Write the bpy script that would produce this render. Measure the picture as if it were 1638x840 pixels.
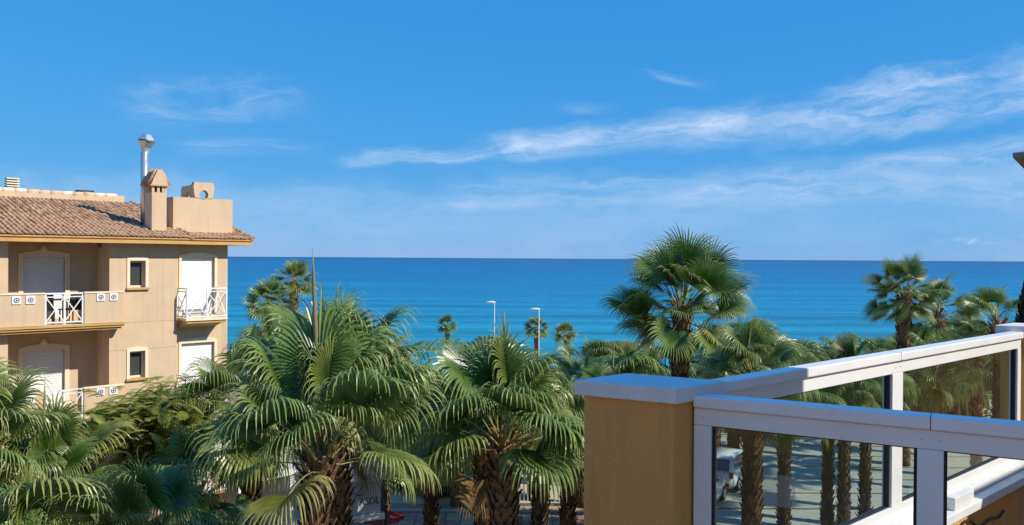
import bpy, bmesh, math, random
from mathutils import Vector, Matrix
R = math.radians
scene = bpy.context.scene
col = scene.collection
for o in list(bpy.data.objects):
    bpy.data.objects.remove(o)

# ------------------------------------------------------------------ camera
EYE = 10.2
FPX = 1285.0                      # focal length in pixels of the 1638 px wide photograph
cam_data = bpy.data.cameras.new('camera')
cam_data.sensor_width = 36.0
cam_data.lens = FPX / 1638 * 36
cam_data.clip_start = 0.05
cam_data.clip_end = 120000
cam = bpy.data.objects.new('camera', cam_data)
col.objects.link(cam)
CAM_R = Matrix.Rotation(R(90 - 0.31), 3, 'X') @ Matrix.Rotation(R(0.36), 3, 'Z')
cam.matrix_world = Matrix.Translation((0, 0, EYE)) @ CAM_R.to_4x4()
scene.camera = cam

# ------------------------------------------------------------------ sky, sun, exposure
SUN_AZ = 111.7                    # clockwise from +Y
SUN_EL = 38.0
world = bpy.data.worlds.new('World')
scene.world = world
world.use_nodes = True
world.cycles.sampling_method = 'MANUAL'; world.cycles.sample_map_resolution = 256
wn, wl = world.node_tree.nodes, world.node_tree.links
wn.clear()

def wmath(op, a, b=None, c=None, clamp=False):
    n = wn.new('ShaderNodeMath'); n.operation = op; n.use_clamp = clamp
    for i, v in enumerate((a, b, c)):
        if v is None: continue
        if isinstance(v, (int, float)): n.inputs[i].default_value = v
        else: wl.new(v, n.inputs[i])
    return n.outputs[0]

def wsmooth(v, lo, hi):
    n = wn.new('ShaderNodeMapRange'); n.interpolation_type = 'SMOOTHSTEP'
    wl.new(v, n.inputs['Value'])
    n.inputs['From Min'].default_value = lo; n.inputs['From Max'].default_value = hi
    return n.outputs['Result']

def wnoise(a, b, sa, sb, seed, detail=6, rough=0.6, dist=0.0):
    cx = wn.new('ShaderNodeCombineXYZ')
    wl.new(wmath('MULTIPLY', a, sa), cx.inputs[0]); wl.new(wmath('MULTIPLY', b, sb), cx.inputs[1])
    cx.inputs[2].default_value = seed
    n = wn.new('ShaderNodeTexNoise'); n.inputs['Scale'].default_value = 1
    n.inputs['Detail'].default_value = detail; n.inputs['Roughness'].default_value = rough
    n.inputs['Distortion'].default_value = dist
    wl.new(cx.outputs[0], n.inputs['Vector'])
    return n.outputs['Fac']

sky = wn.new('ShaderNodeTexSky'); sky.sky_type = 'NISHITA'; sky.sun_disc = False
sky.sun_elevation = R(SUN_EL); sky.sun_rotation = R(SUN_AZ)
sky.altitude = 20; sky.air_density = 0.7; sky.dust_density = 0.0; sky.ozone_density = 8.0
# the clear saturated azure of the photograph: a colour response applied to the whole sky alike
EXPO = 0.45
sep = wn.new('ShaderNodeSeparateColor'); wl.new(sky.outputs[0], sep.inputs[0])
hsv = wn.new('ShaderNodeCombineColor')
for i, (k_, g_) in enumerate(((0.49, 0.93), (0.545, 0.318), (0.835, 0.10))):
    v_ = wmath('POWER', wmath('MULTIPLY', sep.outputs[i], 0.1), g_)
    wl.new(wmath('MULTIPLY', v_, k_ / 2 ** EXPO * 10), hsv.inputs[i])
tc = wn.new('ShaderNodeTexCoord')
sx = wn.new('ShaderNodeSeparateXYZ'); wl.new(tc.outputs['Generated'], sx.inputs[0])
AZ = wmath('ARCTAN2', sx.outputs[0], sx.outputs[1])
EL = wmath('ARCSINE', sx.outputs[2])

def band(a0, e0, a1, e1, w0, w1, amp, seed, fa=6.0, fb=60.0, lo=0.34, hi=0.72):
    """a cirrus streak from direction (a0,e0) to (a1,e1), widths w0..w1 (radians)"""
    L = math.hypot(a1 - a0, e1 - e0); ca, sa = (a1 - a0) / L, (e1 - e0) / L
    da = wmath('SUBTRACT', AZ, a0); de = wmath('SUBTRACT', EL, e0)
    s = wmath('ADD', wmath('MULTIPLY', da, ca), wmath('MULTIPLY', de, sa))
    c = wmath('SUBTRACT', wmath('MULTIPLY', de, ca), wmath('MULTIPLY', da, sa))
    warp = wnoise(s, c, 9.0, 22.0, seed + 3.3, 4)
    c2 = wmath('ADD', c, wmath('MULTIPLY', wmath('SUBTRACT', warp, 0.5), (w0 + w1) * 0.9))
    w = wmath('ADD', wmath('MULTIPLY', wmath('DIVIDE', s, L, clamp=True), (w1 - w0)), w0)
    q = wmath('DIVIDE', wmath('ABSOLUTE', c2), w)
    m = wmath('SUBTRACT', 1.0, wsmooth(q, 0.0, 1.0))
    ends = wmath('MULTIPLY', wsmooth(s, -0.02, 0.05), wmath('SUBTRACT', 1.0, wsmooth(s, L - 0.07, L + 0.03)))
    fil = wsmooth(wnoise(s, c2, fa, fb, seed, 7, 0.66, 0.6), lo, hi)
    return wmath('MULTIPLY', wmath('MULTIPLY', m, ends), wmath('MULTIPLY', fil, amp))

bands = [
    band(-0.215, 0.116, 0.30, 0.156, 0.012, 0.030, 0.58, 1.0, 7, 45, 0.26, 0.80),
    band(-0.05, 0.140, 0.36, 0.176, 0.014, 0.026, 0.40, 21.0, 9, 40, 0.32, 0.80),
    band(0.29, 0.150, 0.95, 0.205, 0.030, 0.046, 0.58, 2.0, 7, 36, 0.28, 0.80),
    band(0.36, 0.183, 0.90, 0.232, 0.020, 0.034, 0.58, 3.0, 9, 45, 0.30, 0.78),
    band(0.40, 0.108, 1.00, 0.143, 0.016, 0.030, 0.40, 4.0, 5, 60, 0.25, 0.8),
    band(-0.10, 0.080, 0.95, 0.100, 0.032, 0.044, 0.34, 5.0, 4, 45, 0.2, 0.8),
    band(-0.46, 0.170, -0.25, 0.182, 0.046, 0.032, 0.30, 6.0, 7, 45, 0.3, 0.8),
    band(-0.40, 0.126, -0.24, 0.132, 0.018, 0.014, 0.24, 7.0, 4, 110, 0.3, 0.75),
    band(0.155, 0.226, 0.235, 0.208, 0.006, 0.010, 0.36, 8.0, 12, 60, 0.3, 0.75),
    band(0.055, 0.186, 0.12, 0.183, 0.010, 0.010, 0.24, 9.0, 10, 50, 0.3, 0.75),
    band(0.48, 0.022, 0.64, 0.020, 0.008, 0.008, 0.42, 10.0, 40, 60, 0.45, 0.75),
    band(-0.7, 0.050, 1.1, 0.050, 0.06, 0.06, 0.20, 11.0, 2, 20, 0.15, 0.8),
]
tot = bands[0]
for b in bands[1:]:
    tot = wmath('ADD', tot, b)
# thin high cirrus over the rest of the sky
gen = wsmooth(wnoise(AZ, EL, 1.6, 7.0, 40.0, 7, 0.62, 0.8), 0.60, 0.86)
gen = wmath('MULTIPLY', gen, wmath('MULTIPLY', wsmooth(wmath('ABSOLUTE', AZ), 0.75, 1.3), 0.5))
tot = wmath('ADD', tot, gen)
tot = wmath('MINIMUM', tot, 0.92)
mix = wn.new('ShaderNodeMix'); mix.data_type = 'RGBA'
wl.new(tot, mix.inputs['Factor'])
wl.new(hsv.outputs[0], mix.inputs['A'])
mix.inputs['B'].default_value = (6.6, 7.3, 8.2, 1)
bg = wn.new('ShaderNodeBackground'); bg.inputs['Strength'].default_value = 0.10
wl.new(mix.outputs['Result'], bg.inputs['Color'])
wo = wn.new('ShaderNodeOutputWorld'); wl.new(bg.outputs[0], wo.inputs[0])

sd = bpy.data.lights.new('sun', 'SUN'); sd.energy = 3.9; sd.angle = R(0.53); sd.color = (1.0, 0.93, 0.82)
sun = bpy.data.objects.new('sun', sd); col.objects.link(sun)
S = Vector((math.sin(R(SUN_AZ)) * math.cos(R(SUN_EL)), math.cos(R(SUN_AZ)) * math.cos(R(SUN_EL)), math.sin(R(SUN_EL))))
sun.rotation_euler = S.to_track_quat('Z', 'Y').to_euler()
sun.location = (30, -10, 40)
vs = scene.view_settings
vs.view_transform = 'Standard'; vs.look = 'None'; vs.gamma = 1.0; vs.exposure = EXPO; vs.use_curve_mapping = False

# ------------------------------------------------------------------ helpers
def ray(px, py):
    return CAM_R @ Vector(((px - 819) / FPX, -(py - 420) / FPX, -1))
def at(px, py, y):
    """world point seen at pixel (px,py) of the photograph, y metres in front"""
    d = ray(px, py); k = y / d.y
    return Vector((d.x * k, y, EYE + d.z * k))
def on_z(px, py, z):
    d = ray(px, py); k = (z - EYE) / d.z
    return Vector((d.x * k, d.y * k, z))

class MB:
    def __init__(s): s.v, s.f, s.m, s.sm = [], [], [], []
    def quad(s, pts, mi=0, sm=False):
        b = len(s.v); s.v += [tuple(p) for p in pts]; s.f.append(tuple(range(b, b + len(pts)))); s.m.append(mi); s.sm.append(sm)
    def box(s, x0, x1, y0, y1, z0, z1, mi=0):
        b = len(s.v)
        s.v += [(x0,y0,z0),(x1,y0,z0),(x1,y1,z0),(x0,y1,z0),(x0,y0,z1),(x1,y0,z1),(x1,y1,z1),(x0,y1,z1)]
        for f in ((0,3,2,1),(4,5,6,7),(0,1,5,4),(1,2,6,5),(2,3,7,6),(3,0,4,7)):
            s.f.append(tuple(b + i for i in f)); s.m.append(mi); s.sm.append(False)
    def prism(s, poly, z0, z1, mi=0):
        """vertical prism over a counter-clockwise plan polygon"""
        n = len(poly); b = len(s.v)
        s.v += [(p[0], p[1], z0) for p in poly] + [(p[0], p[1], z1) for p in poly]
        s.f.append(tuple(b + i for i in reversed(range(n)))); s.f.append(tuple(b + n + i for i in range(n)))
        s.m += [mi, mi]; s.sm += [False, False]
        for i in range(n):
            j = (i + 1) % n
            s.f.append((b + i, b + j, b + n + j, b + n + i)); s.m.append(mi); s.sm.append(False)
    def extr(s, poly, axis, a0, a1, mi=0):
        """profile poly of (p,q) pairs extruded along axis 'x' (p=y,q=z) or 'y' (p=x,q=z)"""
        n = len(poly); b = len(s.v)
        for a in (a0, a1):
            for p, q in poly:
                s.v.append((a, p, q) if axis == 'x' else (p, a, q))
        s.f.append(tuple(b + i for i in range(n))); s.f.append(tuple(b + n + i for i in reversed(range(n))))
        s.m += [mi, mi]; s.sm += [False, False]
        for i in range(n):
            j = (i + 1) % n
            s.f.append((b + j, b + i, b + n + i, b + n + j)); s.m.append(mi); s.sm.append(False)
    def tube(s, pts, rads, n=8, mi=0, caps=True, sm=True):
        pts = [Vector(p) for p in pts]
        if isinstance(rads, (int, float)): rads = [rads] * len(pts)
        b = len(s.v); up = Vector((0.31, 0.17, 0.93))
        for i, p in enumerate(pts):
            d = (pts[min(i + 1, len(pts) - 1)] - pts[max(i - 1, 0)]).normalized()
            a = d.cross(up)
            if a.length < 1e-3: a = d.cross(Vector((1, 0, 0)))
            a.normalize(); c = d.cross(a)
            for k in range(n):
                t = 2 * math.pi * k / n
                s.v.append(tuple(p + (a * math.cos(t) + c * math.sin(t)) * rads[i]))
        for i in range(len(pts) - 1):
            for k in range(n):
                q = (k + 1) % n
                s.f.append((b + i*n + k, b + i*n + q, b + (i+1)*n + q, b + (i+1)*n + k)); s.m.append(mi); s.sm.append(sm)
        if caps:
            s.f.append(tuple(b + k for k in reversed(range(n)))); s.m.append(mi); s.sm.append(False)
            e = b + (len(pts) - 1) * n
            s.f.append(tuple(e + k for k in range(n))); s.m.append(mi); s.sm.append(False)
    def bar(s, p, q, w, h=None, mi=0):
        """square bar between two points"""
        h = h or w; p, q = Vector(p), Vector(q); d = (q - p).normalized()
        a = d.cross(Vector((0, 0, 1)))
        if a.length < 1e-3: a = Vector((1, 0, 0))
        a.normalize(); c = a.cross(d).normalized(); a *= w / 2; c *= h / 2
        b = len(s.v)
        for e in (p, q):
            s.v += [tuple(e - a - c), tuple(e + a - c), tuple(e + a + c), tuple(e - a + c)]
        for f in ((0,1,2,3),(7,6,5,4),(0,4,5,1),(1,5,6,2),(2,6,7,3),(3,7,4,0)):
            s.f.append(tuple(b + i for i in f)); s.m.append(mi); s.sm.append(False)
    def mesh(s, name, mats):
        me = bpy.data.meshes.new(name); me.from_pydata(s.v, [], s.f); me.update()
        for m in (mats if isinstance(mats, (list, tuple)) else [mats]): me.materials.append(m)
        me.polygons.foreach_set('material_index', s.m); me.polygons.foreach_set('use_smooth', s.sm)
        return me
    def build(s, name, mats, parent=None, bevel=0, fix=True, kind=None):
        me = s.mesh(name, mats)
        if fix:
            bm = bmesh.new(); bm.from_mesh(me); bmesh.ops.recalc_face_normals(bm, faces=bm.faces); bm.to_mesh(me); bm.free()
        o = link(name, me, parent)
        if bevel:
            md = o.modifiers.new('bevel', 'BEVEL'); md.width = bevel; md.segments = 2; md.limit_method = 'ANGLE'; md.angle_limit = R(40)
        if kind: o['kind'] = kind
        return o

def link(name, data, parent=None, loc=None, rz=None):
    o = bpy.data.objects.new(name, data); col.objects.link(o)
    if parent: o.parent = parent
    if loc is not None: o.location = loc
    if rz is not None: o.rotation_euler = (0, 0, rz)
    return o
def tag(o, label, cat, group=None):
    o['label'] = label; o['category'] = cat
    if group: o['group'] = group
    return o
def thing(name, label, cat, loc=(0, 0, 0), rz=0, group=None):
    o = link(name, None, None, loc, rz); o.empty_display_size = 0.3
    return tag(o, label, cat, group)
def struct(o):
    o['kind'] = 'structure'; return o

# ------------------------------------------------------------------ materials
def mat(name, c1, c2=None, scale=4.0, rough=0.7, bump=0.0, bscale=30.0, spec=0.4, metal=0.0, detail=5, stretch=None, coat=0.0, bdist=0.02):
    m = bpy.data.materials.new(name); m.use_nodes = True
    nt = m.node_tree; b = nt.nodes['Principled BSDF']
    b.inputs['Roughness'].default_value = rough; b.inputs['Metallic'].default_value = metal
    b.inputs['Specular IOR Level'].default_value = spec
    b.inputs['Coat Weight'].default_value = coat
    t = nt.nodes.new('ShaderNodeTexCoord'); vec = t.outputs['Object']
    if stretch:
        mp = nt.nodes.new('ShaderNodeMapping'); mp.inputs['Scale'].default_value = stretch
        nt.links.new(vec, mp.inputs[0]); vec = mp.outputs[0]
    if c2 is None: b.inputs['Base Color'].default_value = (*c1, 1)
    else:
        n = nt.nodes.new('ShaderNodeTexNoise'); n.inputs['Scale'].default_value = scale; n.inputs['Detail'].default_value = detail
        n.inputs['Roughness'].default_value = 0.62
        nt.links.new(vec, n.inputs['Vector'])
        r = nt.nodes.new('ShaderNodeValToRGB'); r.color_ramp.elements[0].position = 0.32; r.color_ramp.elements[1].position = 0.68
        r.color_ramp.elements[0].color = (*c1, 1); r.color_ramp.elements[1].color = (*c2, 1)
        nt.links.new(n.outputs['Fac'], r.inputs[0]); nt.links.new(r.outputs[0], b.inputs['Base Color'])
    if bump:
        n2 = nt.nodes.new('ShaderNodeTexNoise'); n2.inputs['Scale'].default_value = bscale; n2.inputs['Detail'].default_value = 4
        nt.links.new(vec, n2.inputs['Vector'])
        bp = nt.nodes.new('ShaderNodeBump'); bp.inputs['Strength'].default_value = bump; bp.inputs['Distance'].default_value = bdist
        nt.links.new(n2.outputs['Fac'], bp.inputs['Height']); nt.links.new(bp.outputs[0], b.inputs['Normal'])
    return m

def wall_mat(name, base, stain, bump=0.25, bscale=60):
    """plaster with rain streaks, blotches and fine grain"""
    m = mat(name, base, tuple(min(1, x * 1.10) for x in base), 1.6, 0.9, bump, bscale, 0.08)
    nt = m.node_tree; b = nt.nodes['Principled BSDF']
    src = b.inputs['Base Color'].links[0].from_socket
    t = nt.nodes.new('ShaderNodeTexCoord'); mp = nt.nodes.new('ShaderNodeMapping'); mp.inputs['Scale'].default_value = (5, 5, 0.45)
    nt.links.new(t.outputs['Object'], mp.inputs[0])
    n = nt.nodes.new('ShaderNodeTexNoise'); n.inputs['Scale'].default_value = 1.4; n.inputs['Detail'].default_value = 6
    nt.links.new(mp.outputs[0], n.inputs['Vector'])
    r = nt.nodes.new('ShaderNodeMapRange'); r.inputs['From Min'].default_value = 0.5; r.inputs['From Max'].default_value = 0.78
    r.inputs['To Max'].default_value = 0.5
    nt.links.new(n.outputs['Fac'], r.inputs['Value'])
    mx = nt.nodes.new('ShaderNodeMix'); mx.data_type = 'RGBA'
    nt.links.new(r.outputs['Result'], mx.inputs['Factor']); nt.links.new(src, mx.inputs['A']); mx.inputs['B'].default_value = (*stain, 1)
    nt.links.new(mx.outputs['Result'], b.inputs['Base Color'])
    return m

def weather(m, col, lo=0.52, hi=0.75, amt=0.55, sc=(9, 9, 1.1)):
    nt = m.node_tree; b = nt.nodes['Principled BSDF']; src = b.inputs['Base Color'].links[0].from_socket
    t = nt.nodes.new('ShaderNodeTexCoord'); mp = nt.nodes.new('ShaderNodeMapping'); mp.inputs['Scale'].default_value = sc
    nt.links.new(t.outputs['Object'], mp.inputs[0])
    n = nt.nodes.new('ShaderNodeTexNoise'); n.inputs['Scale'].default_value = 1.0; n.inputs['Detail'].default_value = 8; n.inputs['Roughness'].default_value = 0.7
    nt.links.new(mp.outputs[0], n.inputs['Vector'])
    r = nt.nodes.new('ShaderNodeMapRange'); r.inputs['From Min'].default_value = lo; r.inputs['From Max'].default_value = hi; r.inputs['To Max'].default_value = amt
    nt.links.new(n.outputs['Fac'], r.inputs['Value'])
    mx = nt.nodes.new('ShaderNodeMix'); mx.data_type = 'RGBA'
    nt.links.new(r.outputs['Result'], mx.inputs['Factor']); nt.links.new(src, mx.inputs['A']); mx.inputs['B'].default_value = (*col, 1)
    nt.links.new(mx.outputs['Result'], b.inputs['Base Color'])

def leaf_mat(name, base, tip, tr=0.3, rough=0.42, spec=0.45):
    """leaf: greener at the root, paler at the tip (attribute 'tip'), some light through it, a little variety per leaf"""
    m = bpy.data.materials.new(name); m.use_nodes = True; nt = m.node_tree; N, L = nt.nodes, nt.links
    b = N['Principled BSDF']; b.inputs['Roughness'].default_value = rough; b.inputs['Specular IOR Level'].default_value = spec
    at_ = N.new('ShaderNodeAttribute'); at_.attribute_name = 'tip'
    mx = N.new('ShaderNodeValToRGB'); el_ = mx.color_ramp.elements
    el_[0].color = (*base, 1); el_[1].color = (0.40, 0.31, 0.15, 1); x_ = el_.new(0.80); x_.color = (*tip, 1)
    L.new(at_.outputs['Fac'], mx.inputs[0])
    oi = N.new('ShaderNodeObjectInfo')
    h = N.new('ShaderNodeHueSaturation')
    mr = N.new('ShaderNodeMapRange'); mr.inputs['To Min'].default_value = 0.468; mr.inputs['To Max'].default_value = 0.522
    L.new(oi.outputs['Random'], mr.inputs['Value']); L.new(mr.outputs[0], h.inputs['Hue'])
    t = N.new('ShaderNodeTexCoord'); n = N.new('ShaderNodeTexNoise'); n.inputs['Scale'].default_value = 5
    L.new(t.outputs['Object'], n.inputs['Vector'])
    mr2 = N.new('ShaderNodeMapRange'); mr2.inputs['From Min'].default_value = 0.3; mr2.inputs['From Max'].default_value = 0.7
    mr2.inputs['To Min'].default_value = 0.7; mr2.inputs['To Max'].default_value = 1.3
    L.new(n.outputs['Fac'], mr2.inputs['Value']); L.new(mr2.outputs[0], h.inputs['Value'])
    L.new(mx.outputs[0], h.inputs['Color']); L.new(h.outputs[0], b.inputs['Base Color'])
    tl = N.new('ShaderNodeBsdfTranslucent'); g = N.new('ShaderNodeGamma'); g.inputs[1].default_value = 0.85
    L.new(h.outputs[0], g.inputs[0]); L.new(g.outputs[0], tl.inputs['Color'])
    ms = N.new('ShaderNodeMixShader'); ms.inputs[0].default_value = tr
    L.new(b.outputs[0], ms.inputs[1]); L.new(tl.outputs[0], ms.inputs[2]); L.new(ms.outputs[0], N['Material Output'].inputs[0])
    return m

def glass_mat(name, tint, refl=1.0):
    """thin pane: tinted see-through sheet with mirror reflection growing towards grazing angles"""
    m = bpy.data.materials.new(name); m.use_nodes = True; nt = m.node_tree; N, L = nt.nodes, nt.links
    N.remove(N['Principled BSDF'])
    tr = N.new('ShaderNodeBsdfTransparent'); tr.inputs[0].default_value = (*tint, 1)
    gl = N.new('ShaderNodeBsdfGlossy'); gl.inputs['Roughness'].default_value = 0.0; gl.inputs[0].default_value = (refl, refl, refl, 1)
    lw = N.new('ShaderNodeLayerWeight'); lw.inputs[0].default_value = 0.5          # Schlick: same from either side of the sheet
    pw = N.new('ShaderNodeMath'); pw.operation = 'POWER'; pw.inputs[1].default_value = 5.0; L.new(lw.outputs['Facing'], pw.inputs[0])
    fr = N.new('ShaderNodeMath'); fr.operation = 'MULTIPLY_ADD'; fr.inputs[1].default_value = 0.93; fr.inputs[2].default_value = 0.07; L.new(pw.outputs[0], fr.inputs[0])
    ms = N.new('ShaderNodeMixShader'); L.new(fr.outputs[0], ms.inputs[0]); L.new(tr.outputs[0], ms.inputs[1]); L.new(gl.outputs[0], ms.inputs[2])
    L.new(ms.outputs[0], N['Material Output'].inputs[0])
    return m

M = dict(
    stucco=wall_mat('beige_stucco', (0.60, 0.44, 0.285), (0.48, 0.34, 0.21)),
    cream=mat('cream_trim', (0.78, 0.65, 0.46), (0.83, 0.71, 0.53), 3, 0.8, 0.1),
    ochre=mat('ochre_trim', (0.52, 0.29, 0.095), (0.61, 0.36, 0.13), 3, 0.8, 0.15),
    orange=wall_mat('orange_render', (0.70, 0.375, 0.12), (0.61, 0.32, 0.10), 0.5, 90),
    white=mat('white_paint', (0.74, 0.74, 0.73), (0.80, 0.80, 0.79), 6, 0.45, 0.03, 40),
    pvc=mat('white_coated_aluminium', (0.72, 0.72, 0.72), (0.79, 0.79, 0.78), 2.5, 0.32, 0.03, 120, 0.5),
    capst=mat('white_coping', (0.66, 0.67, 0.67), (0.78, 0.78, 0.77), 5, 0.5, 0.12, 70),
    shutter=mat('white_shutter', (0.74, 0.74, 0.72), (0.80, 0.80, 0.78), 8, 0.5),
    black=mat('black_rubber', (0.012, 0.012, 0.013), None, 1, 0.5),
    dark=mat('dark_metal', (0.03, 0.03, 0.032), (0.05, 0.048, 0.045), 8, 0.5),
    darkglass=mat('window_glass', (0.055, 0.06, 0.065), None, 1, 0.06, 0, 1, 0.8),
    steel=mat('galvanised_steel', (0.50, 0.54, 0.54), (0.62, 0.66, 0.66), 10, 0.33, 0.05, 60, 0.5, 0.75),
    lampgrey=mat('lamp_grey', (0.55, 0.57, 0.58), (0.62, 0.64, 0.65), 10, 0.4),
    asphalt=mat('asphalt', (0.17, 0.155, 0.135), (0.24, 0.22, 0.19), 2.5, 0.9, 0.3, 120),
    joint=mat('dark_joint', (0.045, 0.042, 0.038), (0.07, 0.065, 0.06), 4, 0.9),
    paving=mat('concrete_paving', (0.47, 0.42, 0.33), (0.58, 0.52, 0.42), 3.0, 0.9, 0.25, 60),
    pink=mat('pink_paving', (0.40, 0.225, 0.19), (0.47, 0.29, 0.24), 3.0, 0.9, 0.2, 60),
    sand=mat('sand', (0.50, 0.385, 0.245), (0.58, 0.465, 0.31), 1.2, 0.95, 0.3, 10),
    soil=mat('soil', (0.27, 0.185, 0.115), (0.44, 0.33, 0.22), 2.0, 0.95, 0.4, 15),
    bark=mat('palm_bark', (0.055, 0.037, 0.025), (0.14, 0.10, 0.068), 9, 0.95, 0.6, 30, 0.15, stretch=(1, 1, 2.5)),
    boot=mat('palm_leaf_base', (0.13, 0.062, 0.03), (0.36, 0.215, 0.125), 7, 0.85, 0.3, 60, 0.2),
    petiole=mat('palm_petiole', (0.26, 0.27, 0.07), (0.36, 0.35, 0.12), 4, 0.45, 0, 1, 0.5),
    leaf=leaf_mat('palm_leaf', (0.044, 0.098, 0.009), (0.31, 0.39, 0.10), 0.32, 0.36, 0.6),  # pale tips: partly own colour, partly sun highlight put into the colour
    leafy=leaf_mat('palm_leaf_old', (0.105, 0.14, 0.018), (0.40, 0.42, 0.13), 0.3, 0.5, 0.35),
    dead=leaf_mat('palm_leaf_dry', (0.26, 0.155, 0.065), (0.38, 0.27, 0.14), 0.2, 0.8, 0.15),
    spear=mat('palm_spear', (0.17, 0.145, 0.075), (0.26, 0.225, 0.13), 6, 0.5, 0.2, 40, stretch=(6, 6, 0.5)),
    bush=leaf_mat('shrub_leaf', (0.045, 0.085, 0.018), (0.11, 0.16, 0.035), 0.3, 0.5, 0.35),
    fern=leaf_mat('feathery_leaf', (0.17, 0.25, 0.035), (0.30, 0.36, 0.08), 0.35, 0.5, 0.3),
    cypress=leaf_mat('cypress_leaf', (0.020, 0.030, 0.014), (0.042, 0.046, 0.022), 0.1, 0.7, 0.2),
    carpaint=mat('white_car_paint', (0.72, 0.73, 0.73), (0.76, 0.76, 0.76), 2, 0.25, 0, 1, 0.5, coat=0.7),
    silver=mat('silver_car_paint', (0.42, 0.44, 0.45), (0.46, 0.48, 0.49), 2, 0.25, 0, 1, 0.5, 0.5, coat=0.7),
    tyre=mat('tyre_rubber', (0.015, 0.015, 0.015), (0.025, 0.024, 0.023), 10, 0.9),
    redlens=mat('red_lens', (0.45, 0.01, 0.01), None, 1, 0.2),
    redroof=mat('red_canvas', (0.28, 0.02, 0.02), (0.34, 0.03, 0.03), 3, 0.8),
    signface=mat('sign_face', (0.46, 0.46, 0.47), (0.52, 0.52, 0.53), 3, 0.4),
    signink=mat('sign_ink', (0.05, 0.05, 0.055), None, 1, 0.5),
    greyeave=mat('grey_moulding', (0.17, 0.16, 0.15), (0.25, 0.235, 0.22), 4, 0.85, 0.2, 40),
    wood=mat('tree_bark', (0.10, 0.075, 0.05), (0.18, 0.14, 0.10), 6, 0.9, 0.5, 25),
    glass_near=glass_mat('clear_glass', (0.96, 0.97, 0.96)),
    glass_far=glass_mat('greenish_glass', (0.66, 0.78, 0.75)),
    pane_patch=glass_mat('milky_patch', (0.78, 0.80, 0.80)),
    darkdeck=mat('dark_deck', (0.085, 0.042, 0.022), (0.16, 0.085, 0.05), 6, 0.9, 0.3, 30),  # roof deck colour, darkened for the shade between cap tiles
    tilefloor=mat('terrace_floor', (0.36, 0.25, 0.17), (0.44, 0.32, 0.22), 3, 0.7, 0.1, 30),
)
weather(M['pvc'], (0.55, 0.53, 0.49), 0.54, 0.84, 0.45, (3, 14, 7))
weather(M['capst'], (0.48, 0.46, 0.41), 0.54, 0.8, 0.5, (7, 7, 3))
weather(M['orange'], (0.34, 0.20, 0.085), 0.52, 0.78, 0.6, (16, 16, 1.2))
weather(M['orange'], (0.80, 0.46, 0.19), 0.6, 0.8, 0.35, (30, 30, 22))
weather(M['stucco'], (0.40, 0.30, 0.19), 0.58, 0.82, 0.32, (2.2, 2.2, 0.5))
# patch on the near pane is faintly milky
_m = M['pane_patch'].node_tree; _d = _m.nodes.new('ShaderNodeBsdfDiffuse'); _d.inputs[0].default_value = (0.6, 0.6, 0.6, 1)
_x = _m.nodes.new('ShaderNodeMixShader'); _x.inputs[0].default_value = 0.28
_o = _m.nodes['Material Output']; _s = _o.inputs[0].links[0].from_socket
_m.links.new(_s, _x.inputs[1]); _m.links.new(_d.outputs[0], _x.inputs[2]); _m.links.new(_x.outputs[0], _o.inputs[0])

# clay roof tiles: colour differs from tile to tile, with lichen
def tile_mat():
    m = mat('clay_tile', (0.215, 0.12, 0.07), (0.48, 0.31, 0.20), 5.0, 0.85, 0.4, 40, 0.2)
    nt = m.node_tree; b = nt.nodes['Principled BSDF']; src = b.inputs['Base Color'].links[0].from_socket
    g = nt.nodes.new('ShaderNodeNewGeometry'); mr = nt.nodes.new('ShaderNodeMapRange')
    mr.inputs['To Min'].default_value = 0.6; mr.inputs['To Max'].default_value = 1.35
    nt.links.new(g.outputs['Random Per Island'], mr.inputs['Value'])
    oi = nt.nodes.new('ShaderNodeObjectInfo')
    ad = nt.nodes.new('ShaderNodeMath'); ad.operation = 'MULTIPLY_ADD'; ad.inputs[1].default_value = 0.35; 
    nt.links.new(oi.outputs['Random'], ad.inputs[0]); nt.links.new(mr.outputs[0], ad.inputs[2])
    h = nt.nodes.new('ShaderNodeHueSaturation'); nt.links.new(ad.outputs[0], h.inputs['Value']); nt.links.new(src, h.inputs['Color'])
    nt.links.new(h.outputs[0], b.inputs['Base Color'])
    return m
M['tile'] = tile_mat()

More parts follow.
